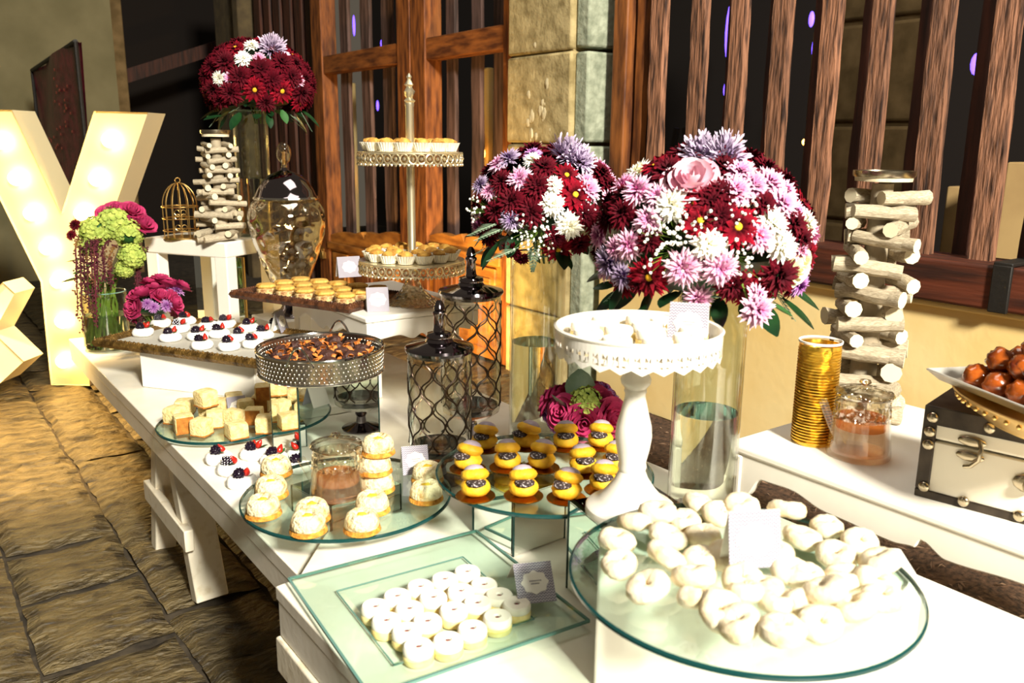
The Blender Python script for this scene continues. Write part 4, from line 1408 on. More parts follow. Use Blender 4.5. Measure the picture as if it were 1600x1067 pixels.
# ogee mesh jars
def mesh_jar(label, base, zb, zl, zt, r, loose=False):
    """stemmed glass jar: bowl bottom zb, lid rim zl, finial top zt (absolute heights)"""
    z0 = base[2]
    t = thing('lidded_jar', label, 'jar', base)
    b, l, tp = zb - z0, zl - z0, zt - z0
    lathe_obj('foot', [(0, 0), (r * .72, 0), (r * .74, .004), (r * .45, .010), (.014, .018), (.012, b * .55), (.016, b * .7), (.012, b * .85), (r * .5, b - .004), (r * .72, b)], gun, t, 40)
    lathe_obj('glass_body', [(0, b), (r * .75, b), (r * .97, b + .012), (r, b + .03), (r, l - .004), (r * .97, l - .004), (r * .97, b + .03), (r * .72, b + .006), (0, b + .006)], jar_g, t, 56)
    lathe_obj('smoked_bottom', [(0, b + .007), (r * .7, b + .007), (r * .95, b + .026), (r * .6, b + .020), (0, b + .014)], gun, t, 40)
    mb = MB()
    n = 16
    rows_ = 5 if l - b < .25 else 7
    for k in range(n):
        pts = []
        ph = (l - b - .05) / rows_
        for i in range(rows_ * 8 + 1):
            z = b + .03 + (l - b - .05) * i / (rows_ * 8)
            s_ = math.sin(PI * (z - b - .03) / ph)
            s_ = math.copysign(abs(s_) ** .8, s_)
            a = 2 * PI * (k + .5) / n + (PI / n) * .97 * s_ * (1 if k % 2 else -1)
            pts.append((r * 1.004 * math.cos(a), r * 1.004 * math.sin(a), z))
        mb.tube(pts, .0019, 5)
    stuff(obj('lattice', mb, lattice_m, t))
    lathe_obj('collar', [(r * .9, l - .018), (r * 1.0, l - .018), (r * 1.0, l - .002), (r * .9, l - .002)], jar_g, t, 48)
    lathe_obj('lid', [(0, l - .012), (r * .9, l - .012), (r * .95, l - .004), (r * 1.05, l - .003), (r * 1.09, l + .003), (r * 1.06, l + .009), (r * .9, l + .012), (r * .45, l + .020), (r * .40, l + .026), (r * .42, l + .032), (r * .38, l + .038), (r * .22, l + .042), (0, l + .043)], gun, t, 56)
    lathe_obj('finial', [(0, l + .04), (r * .2, l + .042), (.0125, l + .05), (.0115, tp - .035), (.0145, tp - .031), (.0145, tp - .027), (.010, tp - .023), (.0125, tp - .02), (.0085, tp - .006), (.004, tp), (0, tp)], gun, t, 32)
    return t
JA = Vector((0.945, 1.545, T))
JB = Vector((1.125, 1.690, T))
mesh_jar('shorter lidded glass jar with dark ogee lattice and smoky chrome lid', JA, .512, .757, .868, .070)
mesh_jar('taller lidded glass jar with dark ogee lattice behind the shorter one', JB, .536, .845, .957, .0735)

# hammered glass urn with domed lid
UZ = T + 0.12
ub = Vector((1.172, 2.962, UZ))
ur = thing('apothecary_jar', 'large hammered glass jar with domed metal lid and oval finial', 'jar', ub)
lathe_obj('foot', [(0, 0), (.070, 0), (.072, .006), (.062, .016), (.040, .026), (.030, .04), (.034, .055), (.045, .068), (.052, .078), (0, .078)], gun, ur, 40)
body = [(0, .080), (.046, .080), (.060, .105), (.085, .165), (.112, .235), (.131, .300), (.1385, .350), (.135, .385), (.120, .415), (.102, .430)]
inner = [(r - .0035, z + (.004 if i == 1 else 0)) for i, (r, z) in enumerate(body) if i > 0][::-1]
inner.append((0, .086))
lathe_obj('glass_body', body + inner, urn_g, ur, 72)
lathe_obj('lid', [(.112, .428), (.114, .434), (.108, .440), (.100, .458), (.082, .488), (.055, .512), (.025, .524), (.016, .528), (.013, .536), (0, .537)], gun, ur, 56)
lathe_obj('lid_rim', [(.098, .425), (.113, .425), (.117, .430), (.113, .436), (.098, .436)], chrome, ur, 56)
obj('finial', MB().lathe([(.009, .535), (.011, .545), (.008, .552)], 20).ball((0, 0, .588), .026, 20, 12, sc=(1, 1, 1.5)), urn_g, ur)
obj('finial_core', MB().lathe([(0, .545), (.007, .548), (.005, .585), (.008, .59), (0, .60)], 12), gold_s, ur)

# two tier crystal stand
TB = Vector((1.31, 2.30, B2z))
ts = thing('tiered_stand', 'two tier crystal edged cake stand with silver pole and finial', 'cake stand', TB)
lathe_obj('foot', [(0, 0), (.088, 0), (.092, .004), (.086, .012), (.060, .024), (.036, .046), (.024, .070), (.020, .085), (.028, .098), (.03, .104)], crystal, ts, 40)
lathe_obj('pole', [(0, .100), (.014, .100), (.014, .150), (.0125, .155), (.0125, .44), (.0135, .445), (.0125, .60), (.014, .605), (.014, .612), (0, .613)], silver_b, ts, 28)
fin = MB().lathe([(.012, .612), (.016, .618), (.009, .626), (.013, .634), (.016, .644), (.011, .652), (.008, .658), (.013, .664), (.009, .672), (.005, .680), (.008, .686), (.004, .693), (0, .698)], 14, wob=lambda a, z: 1 + .15 * math.sin(5 * a + z * 200))
obj('finial', fin, silver_b, ts)
for nm, zc, r in (('lower', .122, .163), ('upper', .450, .158)):
    lathe_obj(nm + '_plate', [(0, zc + .016), (r, zc + .016), (r + .001, zc + .019), (0, zc + .020)], silver_b, ts, 64)
    bd_ = MB()
    nn = 40
    for k in range(nn):
        a = 2 * PI * k / nn
        c_ = Vector((r * math.cos(a), r * math.sin(a), zc))
        tq = Vector((-math.sin(a), math.cos(a), 0))
        ring_ = [c_ + tq * (.0115 * math.cos(b * PI / 5)) + Vector((0, 0, .0135 * math.sin(b * PI / 5))) for b in range(10)]
        bd_.tube(ring_, .0022, 5, 0, True)
        bd_.ball(c_, .0055, 6, 4)
        bd_.ball((r * math.cos(a + .08), r * math.sin(a + .08), zc - .0185), .0038, 5, 4)
        bd_.ball((r * math.cos(a), r * math.sin(a), zc - .0185), .0045, 6, 4)
    for z_ in (zc - .0145, zc + .0145):
        bd_.tube([(r * math.cos(a * PI / 40), r * math.sin(a * PI / 40), z_) for a in range(80)], .0022, 6, 0, True)
    stuff(obj(nm + '_crystal_band', bd_, silver_b, ts))
    lathe_obj(nm + '_inner_band', [(r - .006, zc - .014), (r - .006, zc + .014)], crystal, ts, 64)
LN = MB().lathe([(0, 0), (.017, 0), (.0245, .018), (.026, .0205), (.0235, .018), (.016, .002), (0, .002)], 44, wob=lambda a, z: 1 + (.07 if z > .01 else .03) * math.cos(22 * a)).mesh('liner', foil, smooth=False)
TPm = [MB().ball((0, 0, .017), .0185, 12, 7, sc=(1, 1, .6), jit=.35, jf=2 + k).mesh('baked_top', muff) for k in range(3)]
def ring_of_cups(zc, r, cnt, grp, nm, off=0.0):
    for i in range(cnt):
        a = 2 * PI * (i + off) / cnt
        p = TB + Vector((r * math.cos(a), r * math.sin(a), zc + .0208))
        t = thing('tartlet', 'golden tartlet in a fluted silver cup, %s round the %s' % (ORD[i], nm), 'tartlet', p, a, grp)
        link('fluted_cup', LN, t, (0, 0, 0), None, (1.18, 1.18, 1.25))
        link('baked_top', TPm[i % 3], t, (0, 0, .006), (0, 0, i), 1.15)
ring_of_cups(.122, .122, 14, 'tartlets on the lower crystal tier', 'rim of the lower crystal tier')
ring_of_cups(.122, .062, 6, 'tartlets on the lower crystal tier', 'pole of the lower crystal tier', .3)
ring_of_cups(.450, .120, 14, 'tartlets on the upper crystal tier', 'rim of the upper crystal tier')

# gold bird cage
CBp = Vector((0.892, 3.30, LZ))
cg = thing('bird_cage', 'small gold wire bird cage with domed top', 'bird cage', CBp)
r, hw, hd = .062, .118, .205
lathe_obj('floor', [(0, 0), (r + .004, 0), (r + .004, .006), (0, .006)], gold_s, cg, 32)
mb = MB()
for k in range(14):
    a = 2 * PI * k / 14
    pts = [(r * math.cos(a), r * math.sin(a), .004), (r * math.cos(a), r * math.sin(a), hw)]
    for i in range(1, 9):
        t_ = i / 8 * PI / 2
        pts.append((r * math.cos(t_) * math.cos(a), r * math.cos(t_) * math.sin(a), hw + (hd - hw) * math.sin(t_)))
    mb.tube(pts, .0016, 5)
stuff(obj('wires', mb, gold_s, cg))
for z_ in (.03, .075, hw):
    obj('hoop', MB().tube([(r * 1.02 * math.cos(a * PI / 20), r * 1.02 * math.sin(a * PI / 20), z_) for a in range(40)], .0022 if z_ < .1 else .003, 6, 0, True), gold_s, cg)
ca = math.atan2(-CBp.y, -CBp.x)
orn = MB()
for zc_ in (.045, .085, .1):
    for s_ in (-1, 1):
        orn.tube([(r * 1.03 * math.cos(ca + s_ * .18 + .14 * math.cos(b)), r * 1.03 * math.sin(ca + s_ * .18 + .14 * math.cos(b)), zc_ + .010 * math.sin(b)) for b in [i * PI / 6 for i in range(12)]], .0013, 5, 0, True)
obj('door_scrolls', orn, gold_s, cg)
obj('top_ring', MB().tube([(0.009 * math.cos(a * PI / 8), 0, hd + .009 + .009 * math.sin(a * PI / 8)) for a in range(16)], .0018, 6, 0, True), gold_s, cg)

# driftwood candle holders
def stick_mesh(l, r, seed):
    rnd = random.Random(seed)
    mb = MB()
    n = 9
    vs, fs = [], []
    for i in range(6):
        x = -l / 2 + l * i / 5
        rr = r * (1 + .10 * rnd.uniform(-1, 1))
        oy, oz = r * .12 * rnd.uniform(-1, 1), r * .12 * rnd.uniform(-1, 1)
        for k in range(n):
            a = 2 * PI * k / n
            vs.append((x, rr * math.cos(a) + oy, rr * math.sin(a) + oz))
    for i in range(5):
        for k in range(n):
            fs.append((i * n + k, i * n + (k + 1) % n, (i + 1) * n + (k + 1) % n, (i + 1) * n + k))
    mb.add(vs, fs, 0)
    mb.add(vs[:n], [tuple(range(n))[::-1]], 1)
    mb.add(vs[-n:], [tuple(range(n))], 1)
    return mb.mesh('stick', [drift, drift_e], angle=35)
def driftwood(label, base, H, w0, w1, r, seed, ncap):
    rnd = random.Random(seed)
    t = thing('candle_holder', label, 'candle holder', base)
    az = math.atan2(base[1], base[0])
    meshes = [stick_mesh(1.0, 1.0, seed + i) for i in range(6)]
    z = r * 1.2
    lvl = 0
    lathe_obj('core', [(0, 0), (w0 * .18, 0), (w1 * .18, H - .03), (0, H - .03)], drift, t, 14)
    while z < H - .022 - r:
        f = z / H
        wd = w0 + (w1 - w0) * f
        base_a = az + PI / 2 + (lvl % 2) * PI / 2 + rnd.uniform(-.6, .6)
        for s_ in ((-1, 1) if lvl % 4 else (-1, .1, 1)):
            rr = r * rnd.uniform(.85, 1.12) * (1 - .25 * f)
            l = wd * rnd.uniform(.8, 1.1)
            o = wd * .33 * s_
            d = Vector((math.cos(base_a), math.sin(base_a), 0))
            q = Vector((-d.y, d.x, 0))
            p = q * o + d * rnd.uniform(-.2, .2) * wd + Vector((0, 0, z + rnd.uniform(-.1, .1) * r))
            link('stick', meshes[rnd.randrange(6)], t, p, (0, rnd.uniform(-.09, .09), base_a + rnd.uniform(-.35, .35)), (l, rr, rr))
        z += r * 1.72 * (1 - .22 * f)
        lvl += 1
    wt = w1 * .5
    lathe_obj('wood_disc', [(0, H - .024), (wt * .95, H - .024), (wt * .97, H - .014), (0, H - .014)], drift_e, t, 32)
    lathe_obj('metal_cap', [(0, H - .014), (wt * 1.02, H - .014), (wt * 1.05, H - .010), (wt * 1.05, H), (wt * .98, H), (wt * .95, H - .005), (0, H - .005)], pewter, t, 40)
    return t
driftwood('slim tower of stacked driftwood sticks beside the bird cage', (0.990, 3.135, LZ), 0.396, .135, .098, .0125, 5, 1)
driftwood('tall tower of stacked driftwood sticks on the wide bench, metal cap on top', (1.862, 1.085, RZ), 0.588, .180, .130, .0215, 23, 1)

# clear cylinder vases with water
def vase(label, base, H, r, wz, name='cylinder_vase', g=vase_g):
    t = thing(name, label, 'vase', base)
    lathe_obj('glass', [(0, 0), (r, 0), (r, H), (r - .004, H), (r - .004, .012), (0, .012)], g, t, 64)
    if wz:
        lathe_obj('water', [(0, .013), (r - .0055, .013), (r - .0055, wz), (0, wz)], water_m, t, 64)
    if wz:
        lathe_obj('water_surface', [(0, wz + .0006), (r - .005, wz + .0006)], water_top, t, 48)
    lathe_obj('lip', [(r - .0045, H), (r - .002, H + .002), (r + .0005, H), (r - .002, H - .002), (r - .0045, H)], teal2, t, 64)
    return t
VR = Vector((1.256, 1.051, N))
VL = Vector((1.274, 1.617, T))
VF = Vector((1.155, 3.235, LZ))
vase('clear cylinder vase of water under the largest bouquet', VR, 0.455, .067, .215)
vase('clear cylinder vase of water under the burgundy bouquet by the pillar', VL, 0.49, .068, .268)
vase('tall glass cylinder vase on the small white side table', VF, 0.47, .064, .22)

# ================================================================== flowers
def mum(R, layers, seed, wid=.30, lift=1.0):
    rnd = random.Random(seed)
    mb = MB()
    for li, (cnt, ln, el) in enumerate(layers):
        for k in range(cnt):
            a = 2 * PI * (k + .5 * (li % 2)) / cnt + rnd.uniform(-.12, .12)
            e = R_(el + rnd.uniform(-9, 9))
            L_ = R * ln * rnd.uniform(.88, 1.08)
            d = Vector((math.cos(a) * math.cos(e), math.sin(a) * math.cos(e), math.sin(e)))
            s_ = Vector((-math.sin(a), math.cos(a), 0))
            up = d.cross(s_) * -1
            ww = R * wid * .5
            b = d * (R * .08)
            vs = [b + s_ * ww * .35, b - s_ * ww * .35, d * L_ * .6 + s_ * ww - up * (-.05 * R), d * L_ * .6 - s_ * ww + up * .05 * R, d * L_ * .6 - up * .06 * R, d * L_ + up * .10 * R * lift]
            mb.add(vs, [(0, 4, 2), (1, 3, 4), (0, 1, 4), (2, 4, 5), (4, 3, 5)])
    return mb
LAY_DAISY = [(16, 1.0, 4), (14, .92, 20), (10, .75, 38)]
LAY_POM = [(17, 1.0, 0), (16, .95, 18), (14, .88, 36), (11, .78, 54), (7, .66, 72)]
LAY_SPIDER = [(22, 1.0, 2), (20, .95, 22), (16, .85, 42), (10, .7, 64)]
def mk(nm, R, lay, m, wid, seeds, eye=None):
    out = []
    for s_ in range(seeds):
        mb = mum(R, lay, s_ * 7 + len(nm), wid)
        ms = [m]
        if eye:
            mb.ball((0, 0, R * .12), R * .17, 10, 6, 1, sc=(1, 1, .6))
            ms.append(eye)
        out.append(mb.mesh(nm, ms, smooth=False))
    return out
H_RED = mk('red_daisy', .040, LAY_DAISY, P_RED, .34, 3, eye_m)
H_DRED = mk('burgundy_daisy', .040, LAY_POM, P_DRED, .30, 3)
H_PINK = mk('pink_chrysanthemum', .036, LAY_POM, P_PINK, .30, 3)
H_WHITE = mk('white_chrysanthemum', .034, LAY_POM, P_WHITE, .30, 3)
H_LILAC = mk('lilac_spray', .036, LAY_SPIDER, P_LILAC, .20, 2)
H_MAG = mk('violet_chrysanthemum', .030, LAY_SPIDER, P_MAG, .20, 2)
def rose_mesh(R, m, seed):
    rnd = random.Random(seed)
    mb = MB()
    for li, (cnt, rad, top, open_) in enumerate(((3, .22, .95, -.05), (4, .40, 1.0, .02), (5, .62, .95, .10), (5, .82, .82, .24), (6, 1.0, .62, .42))):
        for k in range(cnt):
            a0_ = 2 * PI * k / cnt + li * .9 + rnd.uniform(-.1, .1)
            span = 2 * PI / cnt * 1.35
            vs, fs = [], []
            nu, nv = 5, 4
            for j in range(nv + 1):
                v = j / nv
                for i in range(nu + 1):
                    u_ = i / nu - .5
                    a = a0_ + u_ * span
                    rr = R * (rad * (.35 + .65 * min(1, v * 1.6)) + open_ * v * v * .9)
                    zz = R * (top * v * (1 - .35 * (2 * u_) ** 2) - .25) - R * open_ * .35 * v ** 3
                    rr *= 1 + .05 * u_ * 2
                    vs.append((rr * math.cos(a), rr * math.sin(a), zz))
            for j in range(nv):
                for i in range(nu):
                    fs.append((j * (nu + 1) + i, j * (nu + 1) + i + 1, (j + 1) * (nu + 1) + i + 1, (j + 1) * (nu + 1) + i))
            mb.add(vs, fs)
    return mb.mesh('rose', m, angle=80)
RO_PK = [rose_mesh(.034, rose_pk, k) for k in range(2)]
RO_LT = [rose_mesh(.045, rose_lt, 3)]
RO_WH = [rose_mesh(.034, rose_wh, 4)]
LF_D = leaf_mesh(.085, .020, .12, leaf_d, 6)
LF_M = leaf_mesh(.060, .015, .15, leaf_m, 5)
def spray_mesh():
    mb = MB()
    for k in range(9):
        for s_ in (-1, 1):
            x = .01 + .0085 * k
            l = .030 * (1 - k / 11)
            d = Vector((.7, s_ * .7, .15)) * l
            p = Vector((x, 0, 0))
            q = Vector((.35, -s_ * .35, 0)) * .006
            mb.add([p, p + d * .5 + q, p + d, p + d * .5 - q], [(0, 1, 2, 3)])
    mb.tube([(0, 0, 0), (.09, 0, .004)], [.0016, .0006], 5)
    return mb.mesh('silver_leaf_spray', leaf_g, smooth=False)
LF_S = spray_mesh()
def gyp_mesh(seed, n=26, R=.045):
    rnd = random.Random(seed)
    mb = MB()
    for k in range(n):
        p = Vector((rnd.gauss(0, R * .5), rnd.gauss(0, R * .5), rnd.uniform(0, R * .5)))
        mb.ball(p, rnd.uniform(.0024, .0042), 6, 4, 0, jit=.3, jf=3)
        mb.tube([(p.x * .3, p.y * .3, -.03), p], .0005, 3, 1)
    return mb.mesh('gypsophila', [gyp_m, stem_m])
GY = [gyp_mesh(k) for k in range(3)]
def heather_mesh():
    mb = MB()
    rnd = random.Random(3)
    for k in range(210):
        a, e = rnd.uniform(0, 2 * PI), rnd.uniform(-.2, 1.5)
        d = Vector((math.cos(a) * math.cos(e), math.sin(a) * math.cos(e), math.sin(e)))
        p = d * rnd.uniform(.012, .03)
        l = rnd.uniform(.010, .018)
        d = (d + Vector((rnd.gauss(0, .35), rnd.gauss(0, .35), rnd.gauss(.2, .3)))).normalized()
        s_ = d.cross(Vector((.3, .5, .8))).normalized() * .0013
        mb.add([p - s_, p + s_, p + d * l + s_ * 1.5, p + d * l * 1.2, p + d * l - s_ * 1.5], [(0, 1, 2, 3, 4)])
    return mb.mesh('heather', P_LILAC, smooth=False)
HEA = heather_mesh()
KIND = {'r': ('red_daisy', H_RED), 'b': ('burgundy_daisy', H_DRED), 'p': ('pink_chrysanthemum', H_PINK), 'w': ('white_chrysanthemum', H_WHITE), 'l': ('lilac_spray', H_LILAC),
        'm': ('violet_chrysanthemum', H_MAG), 'R': ('rose', RO_PK), 'P': ('blush_rose', RO_LT), 'W': ('cream_rose', RO_WH), 'g': ('gypsophila', GY), 'h': ('heather', [HEA])}
def orient(d, spin):
    q = Vector(d).to_track_quat('Z', 'Y')
    return q @ Matrix.Rotation(spin, 3, 'Z').to_quaternion()
def head(t, code, p, d, s_, spin):
    nm, ms = KIND[code]
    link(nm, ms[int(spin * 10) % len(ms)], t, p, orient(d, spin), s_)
def bouquet(label, ctr, rad, listed, fill, seed, nleaf, rim_z, filler_scale=1.0, leaf_s=1.0, group=None):
    """dome of heads on an ellipsoid: listed heads face the viewer's side at the seen spots, the rest fill round the back"""
    rnd = random.Random(seed)
    t = thing('bouquet', label, 'bouquet', ctr)
    placed = []
    for code, px, py, s_ in listed:
        d = ray(px, py).normalized()
        o = cC - Vector(ctr)
        a = Vector((d.x / rad[0], d.y / rad[1], d.z / rad[2]))
        b = Vector((o.x / rad[0], o.y / rad[1], o.z / rad[2]))
        A, B, Cc = a.dot(a), 2 * a.dot(b), b.dot(b) - 1
        D = B * B - 4 * A * Cc
        tt = (-B - math.sqrt(D)) / (2 * A) if D > 0 else -B / (2 * A)
        p = o + d * tt
        nn = Vector((p.x / rad[0] ** 2, p.y / rad[1] ** 2, p.z / rad[2] ** 2)).normalized()
        if code in 'g':
            nn = (nn + Vector((0, 0, .2))).normalized()
        head(t, code, p, nn, s_ * filler_scale, rnd.uniform(0, 6))
        placed.append(p)
    n = 90
    for k in range(n):
        z = 1 - 1.5 * (k + .5) / n
        a = k * 2.39996
        q = math.sqrt(max(0, 1 - z * z))
        u_ = Vector((q * math.cos(a), q * math.sin(a), z))
        p = Vector((u_.x * rad[0], u_.y * rad[1], u_.z * rad[2])) * .93
        if p.z < rim_z or min([(p - x).length for x in placed] + [9]) < .042 * filler_scale:
            continue
        head(t, fill[rnd.randrange(len(fill))], p, u_, rnd.uniform(.85, 1.05) * filler_scale, rnd.uniform(0, 6))
        placed.append(p)
    lathe_obj('core', [(0, -rad[2] * .55), (rad[0] * .5, -rad[2] * .45), (rad[0] * .8, -rad[2] * .1), (rad[0] * .74, rad[2] * .35), (rad[0] * .4, rad[2] * .7), (0, rad[2] * .8)], leaf_d, t, 20)
    for k in range(nleaf):
        a = 2 * PI * (k + rnd.uniform(-.3, .3)) / nleaf
        e = rnd.uniform(-1.3, -.25)
        d = Vector((math.cos(a) * math.cos(e), math.sin(a) * math.cos(e), math.sin(e)))
        p = Vector((math.cos(a) * rad[0] * rnd.uniform(.55, .9), math.sin(a) * rad[1] * rnd.uniform(.55, .9), rim_z + rnd.uniform(-.02, .03)))
        q = d.to_track_quat('X', 'Z') @ Matrix.Rotation(rnd.uniform(-.6, .6), 3, 'X').to_quaternion()
        kk = rnd.random()
        me, nm = (LF_D, 'leaf') if kk < .55 else ((LF_M, 'leaf') if kk < .8 else (LF_S, 'silver_leaf_spray'))
        link(nm, me, t, p, q, rnd.uniform(.6, .95) * leaf_s)
    st_ = MB()
    for k in range(10):
        a = 2 * PI * k / 10
        st_.tube([(.02 * math.cos(a), .02 * math.sin(a), -rad[2] * .9), (.05 * math.cos(a), .05 * math.sin(a), 0)], .0025, 5)
    stuff(obj('stems', st_, stem_m, t))
    return t
dR = depth(VR + Vector((0, 0, .56)))
cRb = atd(1097, 378, dR)
LR = [('h', 1098, 244, 1.0), ('h', 1130, 246, 1.1), ('b', 1128, 262, .8), ('b', 1045, 270, 1), ('P', 1080, 284, .82), ('p', 1155, 272, 1.0), ('p', 1175, 292, 1), ('p', 1200, 288, 1), ('p', 1150, 300, 1), ('p', 1220, 320, 1),
      ('p', 998, 300, 1), ('p', 1028, 308, .8), ('w', 1050, 322, 1.1), ('p', 1015, 345, .9), ('b', 1128, 305, .9), ('b', 1112, 318, .9), ('r', 1085, 320, .8), ('r', 1095, 345, 1), ('r', 1152, 355, 1.1), ('b', 1125, 338, .9), ('b', 1192, 320, .7),
      ('w', 1108, 382, 1.05), ('w', 1205, 350, 1.0), ('p', 1185, 370, .9), ('w', 1220, 385, 1.0), ('b', 1238, 350, .8), ('p', 985, 382, .9), ('p', 965, 388, .8), ('b', 1015, 378, .7), ('l', 955, 410, 1.1), ('l', 975, 430, .9), ('r', 1016, 432, 1.05),
      ('p', 1068, 418, 1.05), ('p', 1125, 418, 1.05), ('g', 1045, 355, 1.0), ('g', 1040, 385, 1.1), ('g', 1065, 365, .9), ('g', 1155, 395, 1.0), ('g', 1165, 335, .8), ('b', 1145, 445, .9), ('b', 1215, 430, 1.05), ('W', 1243, 415, .8), ('p', 1247, 392, .7), ('m', 1248, 445, .8),
      ('b', 1250, 375, .8), ('b', 975, 335, .9), ('b', 1000, 440, .7), ('p', 1240, 330, .7)]
B1 = bouquet('largest bouquet of pink, white and dark red flowers over the right-hand water vase', cRb, (.203, .203, .175), LR, 'bbprwp', 5, 34, -.085)
q_ = atd(1182, 484, dR - .21) - cRb
head(B1, 'p', q_, Vector((-.2, -.9, .1)), .95, 2)
head(B1, 'p', q_ + Vector((.01, .01, .02)), Vector((.2, -.9, .5)), .7, 1)
obj('hanging_stem', MB().tube([q_ + Vector((0, .01, 0)), q_ + Vector((0, .04, .05)), q_ + Vector((-.02, .06, .10))], .002, 6), stem_m, B1)
B1['label'] = 'largest bouquet, pink, white and dark red, one bloom hanging below'
dL = depth(VL + Vector((0, 0, .58)))
cLb = atd(855, 326, dL)
LL = [('p', 780, 258, .9), ('l', 795, 250, 1.0), ('w', 832, 250, .7), ('m', 832, 242, .8), ('h', 885, 244, 1.2), ('h', 905, 254, 1.0), ('b', 850, 262, .9), ('p', 812, 280, 1.0), ('b', 785, 285, .9), ('b', 840, 292, 1), ('w', 865, 292, .85), ('w', 863, 320, 1.0), ('w', 889, 352, 1.15),
      ('r', 885, 275, .9), ('r', 898, 305, 1.1), ('p', 918, 298, 1.0), ('p', 915, 285, .8), ('b', 938, 272, .9), ('p', 952, 312, .8), ('b', 950, 290, .8), ('b', 800, 315, 1), ('b', 830, 332, 1), ('l', 800, 342, .9), ('p', 765, 300, .7), ('g', 748, 325, .8), ('b', 775, 330, .8),
      ('g', 838, 355, 1.1), ('g', 845, 370, 1.0), ('g', 825, 365, .8), ('b', 868, 370, .8), ('r', 872, 388, 1.0), ('b', 935, 345, 1.05), ('b', 912, 335, .9), ('p', 968, 330, .7), ('b', 955, 355, .9), ('b', 800, 390, .7), ('b', 815, 402, .6), ('l', 752, 290, .8), ('g', 920, 322, .6), ('b', 905, 380, .8)]
B2 = bouquet('middle bouquet of burgundy, white and pink flowers in front of the stone pillar', cLb, (.182, .182, .145), LL, 'bbrpb', 9, 30, -.075)
for px, py, a in ((765, 360, 2.9), (785, 392, 3.4), (755, 352, 2.7)):
    p = atd(px + 25, py - 5, dL - .12) - cLb
    dd = atd(px - 10, py + 12, dL - .16) - cLb - p
    link('silver_leaf_spray', LF_S, B2, p, dd.to_track_quat('X', 'Z'), 1.1)
dF = depth(VF + Vector((0, 0, .52)))
cFb = atd(404, 132, dF)
LFv = [('w', 393, 72, .8), ('p', 420, 72, .8), ('h', 425, 78, 1.2), ('p', 405, 92, .7), ('w', 380, 92, .9), ('b', 352, 98, 1.1), ('b', 408, 108, 1.1), ('w', 343, 122, .8), ('p', 358, 122, .6), ('b', 440, 98, 1.1), ('b', 455, 120, 1.1), ('p', 464, 126, .8), ('b', 375, 120, 1.1), ('b', 335, 140, 1),
       ('b', 362, 145, 1.15), ('r', 398, 140, 1.1), ('b', 425, 125, 1.1), ('r', 440, 142, 1.1), ('b', 470, 145, 1.1), ('b', 415, 160, .9), ('b', 345, 155, .9), ('r', 468, 160, .9)]
B3 = bouquet('dark burgundy bouquet with a few pale blooms on the tall vase at the far end', cFb, (.200, .200, .158), LFv, 'bbbrb', 12, 34, -.10, 1.15, 1.1)

# small rose posy in a glass cube vase beside the choux
SBp = Vector((1.300, 1.450, T))
SBp.y = 1.455
vase('small glass tumbler vase under the rose posy', SBp, .085, .038, .05, 'small_vase')
cS = atd(905, 640, depth(SBp) - .02)
cS = Vector((SBp.x - .01, SBp.y - .01, cS.z))
LS = [('R', 858, 627, 1.0), ('R', 882, 645, 1.05), ('R', 913, 660, 1.1), ('R', 955, 652, 1.1), ('R', 880, 612, .8), ('m', 868, 664, 1.0), ('m', 942, 610, 1.05), ('m', 957, 625, .9), ('m', 965, 635, .8), ('m', 855, 648, .8), ('R', 938, 680, .8)]
B4 = bouquet('small posy of magenta roses with green florets behind the choux buns', cS, (.085, .085, .062), LS, 'RmR', 15, 8, -.03, .95, .6)
def floret_ball(n, R, seed, fl=.010, half=False):
    mb = MB()
    for k in range(n):
        z = 1 - (1.3 if half else 1.9) * (k + .5) / n
        a = k * 2.39996
        q = math.sqrt(max(0, 1 - z * z))
        d = Vector((q * math.cos(a), q * math.sin(a), z))
        p = d * R * (1 + .28 * noise.noise(d * 3.1 + Vector((seed, 0, 0))))
        s_ = d.orthogonal().normalized()
        w_ = d.cross(s_)
        for e in range(4):
            b = e * PI / 2 + k
            v1 = s_ * math.cos(b) + w_ * math.sin(b)
            v2 = s_ * math.cos(b + PI / 2) + w_ * math.sin(b + PI / 2)
            mb.add([p, p + v1 * fl * .8 + d * fl * .1, p + (v1 + v2) * fl * .62 + d * fl * .35, p + v2 * fl * .8 + d * fl * .1], [(0, 1, 2, 3)])
    mb.ball((0, 0, 0), R * .86, 12, 8, 1)
    return mb
hy = floret_ball(120, .036, 1, .0105).mesh('hydrangea', [hyd_m, leaf_m], smooth=False)
p = atd(915, 630, depth(cS) - .06) - cS
link('hydrangea', hy, B4, p, None, .95)
BIGL = leaf_mesh(.085, .038, .25, leaf_g, 6)
p = atd(908, 632, depth(cS) - .05) - cS
link('broad_leaf', BIGL, B4, p, Vector((-.03, .02, 1)).to_track_quat('X', 'Y'), .95)
link('broad_leaf', BIGL, B4, p + Vector((-.03, .02, -.01)), Vector((-.8, .2, .5)).to_track_quat('X', 'Z'), .6)

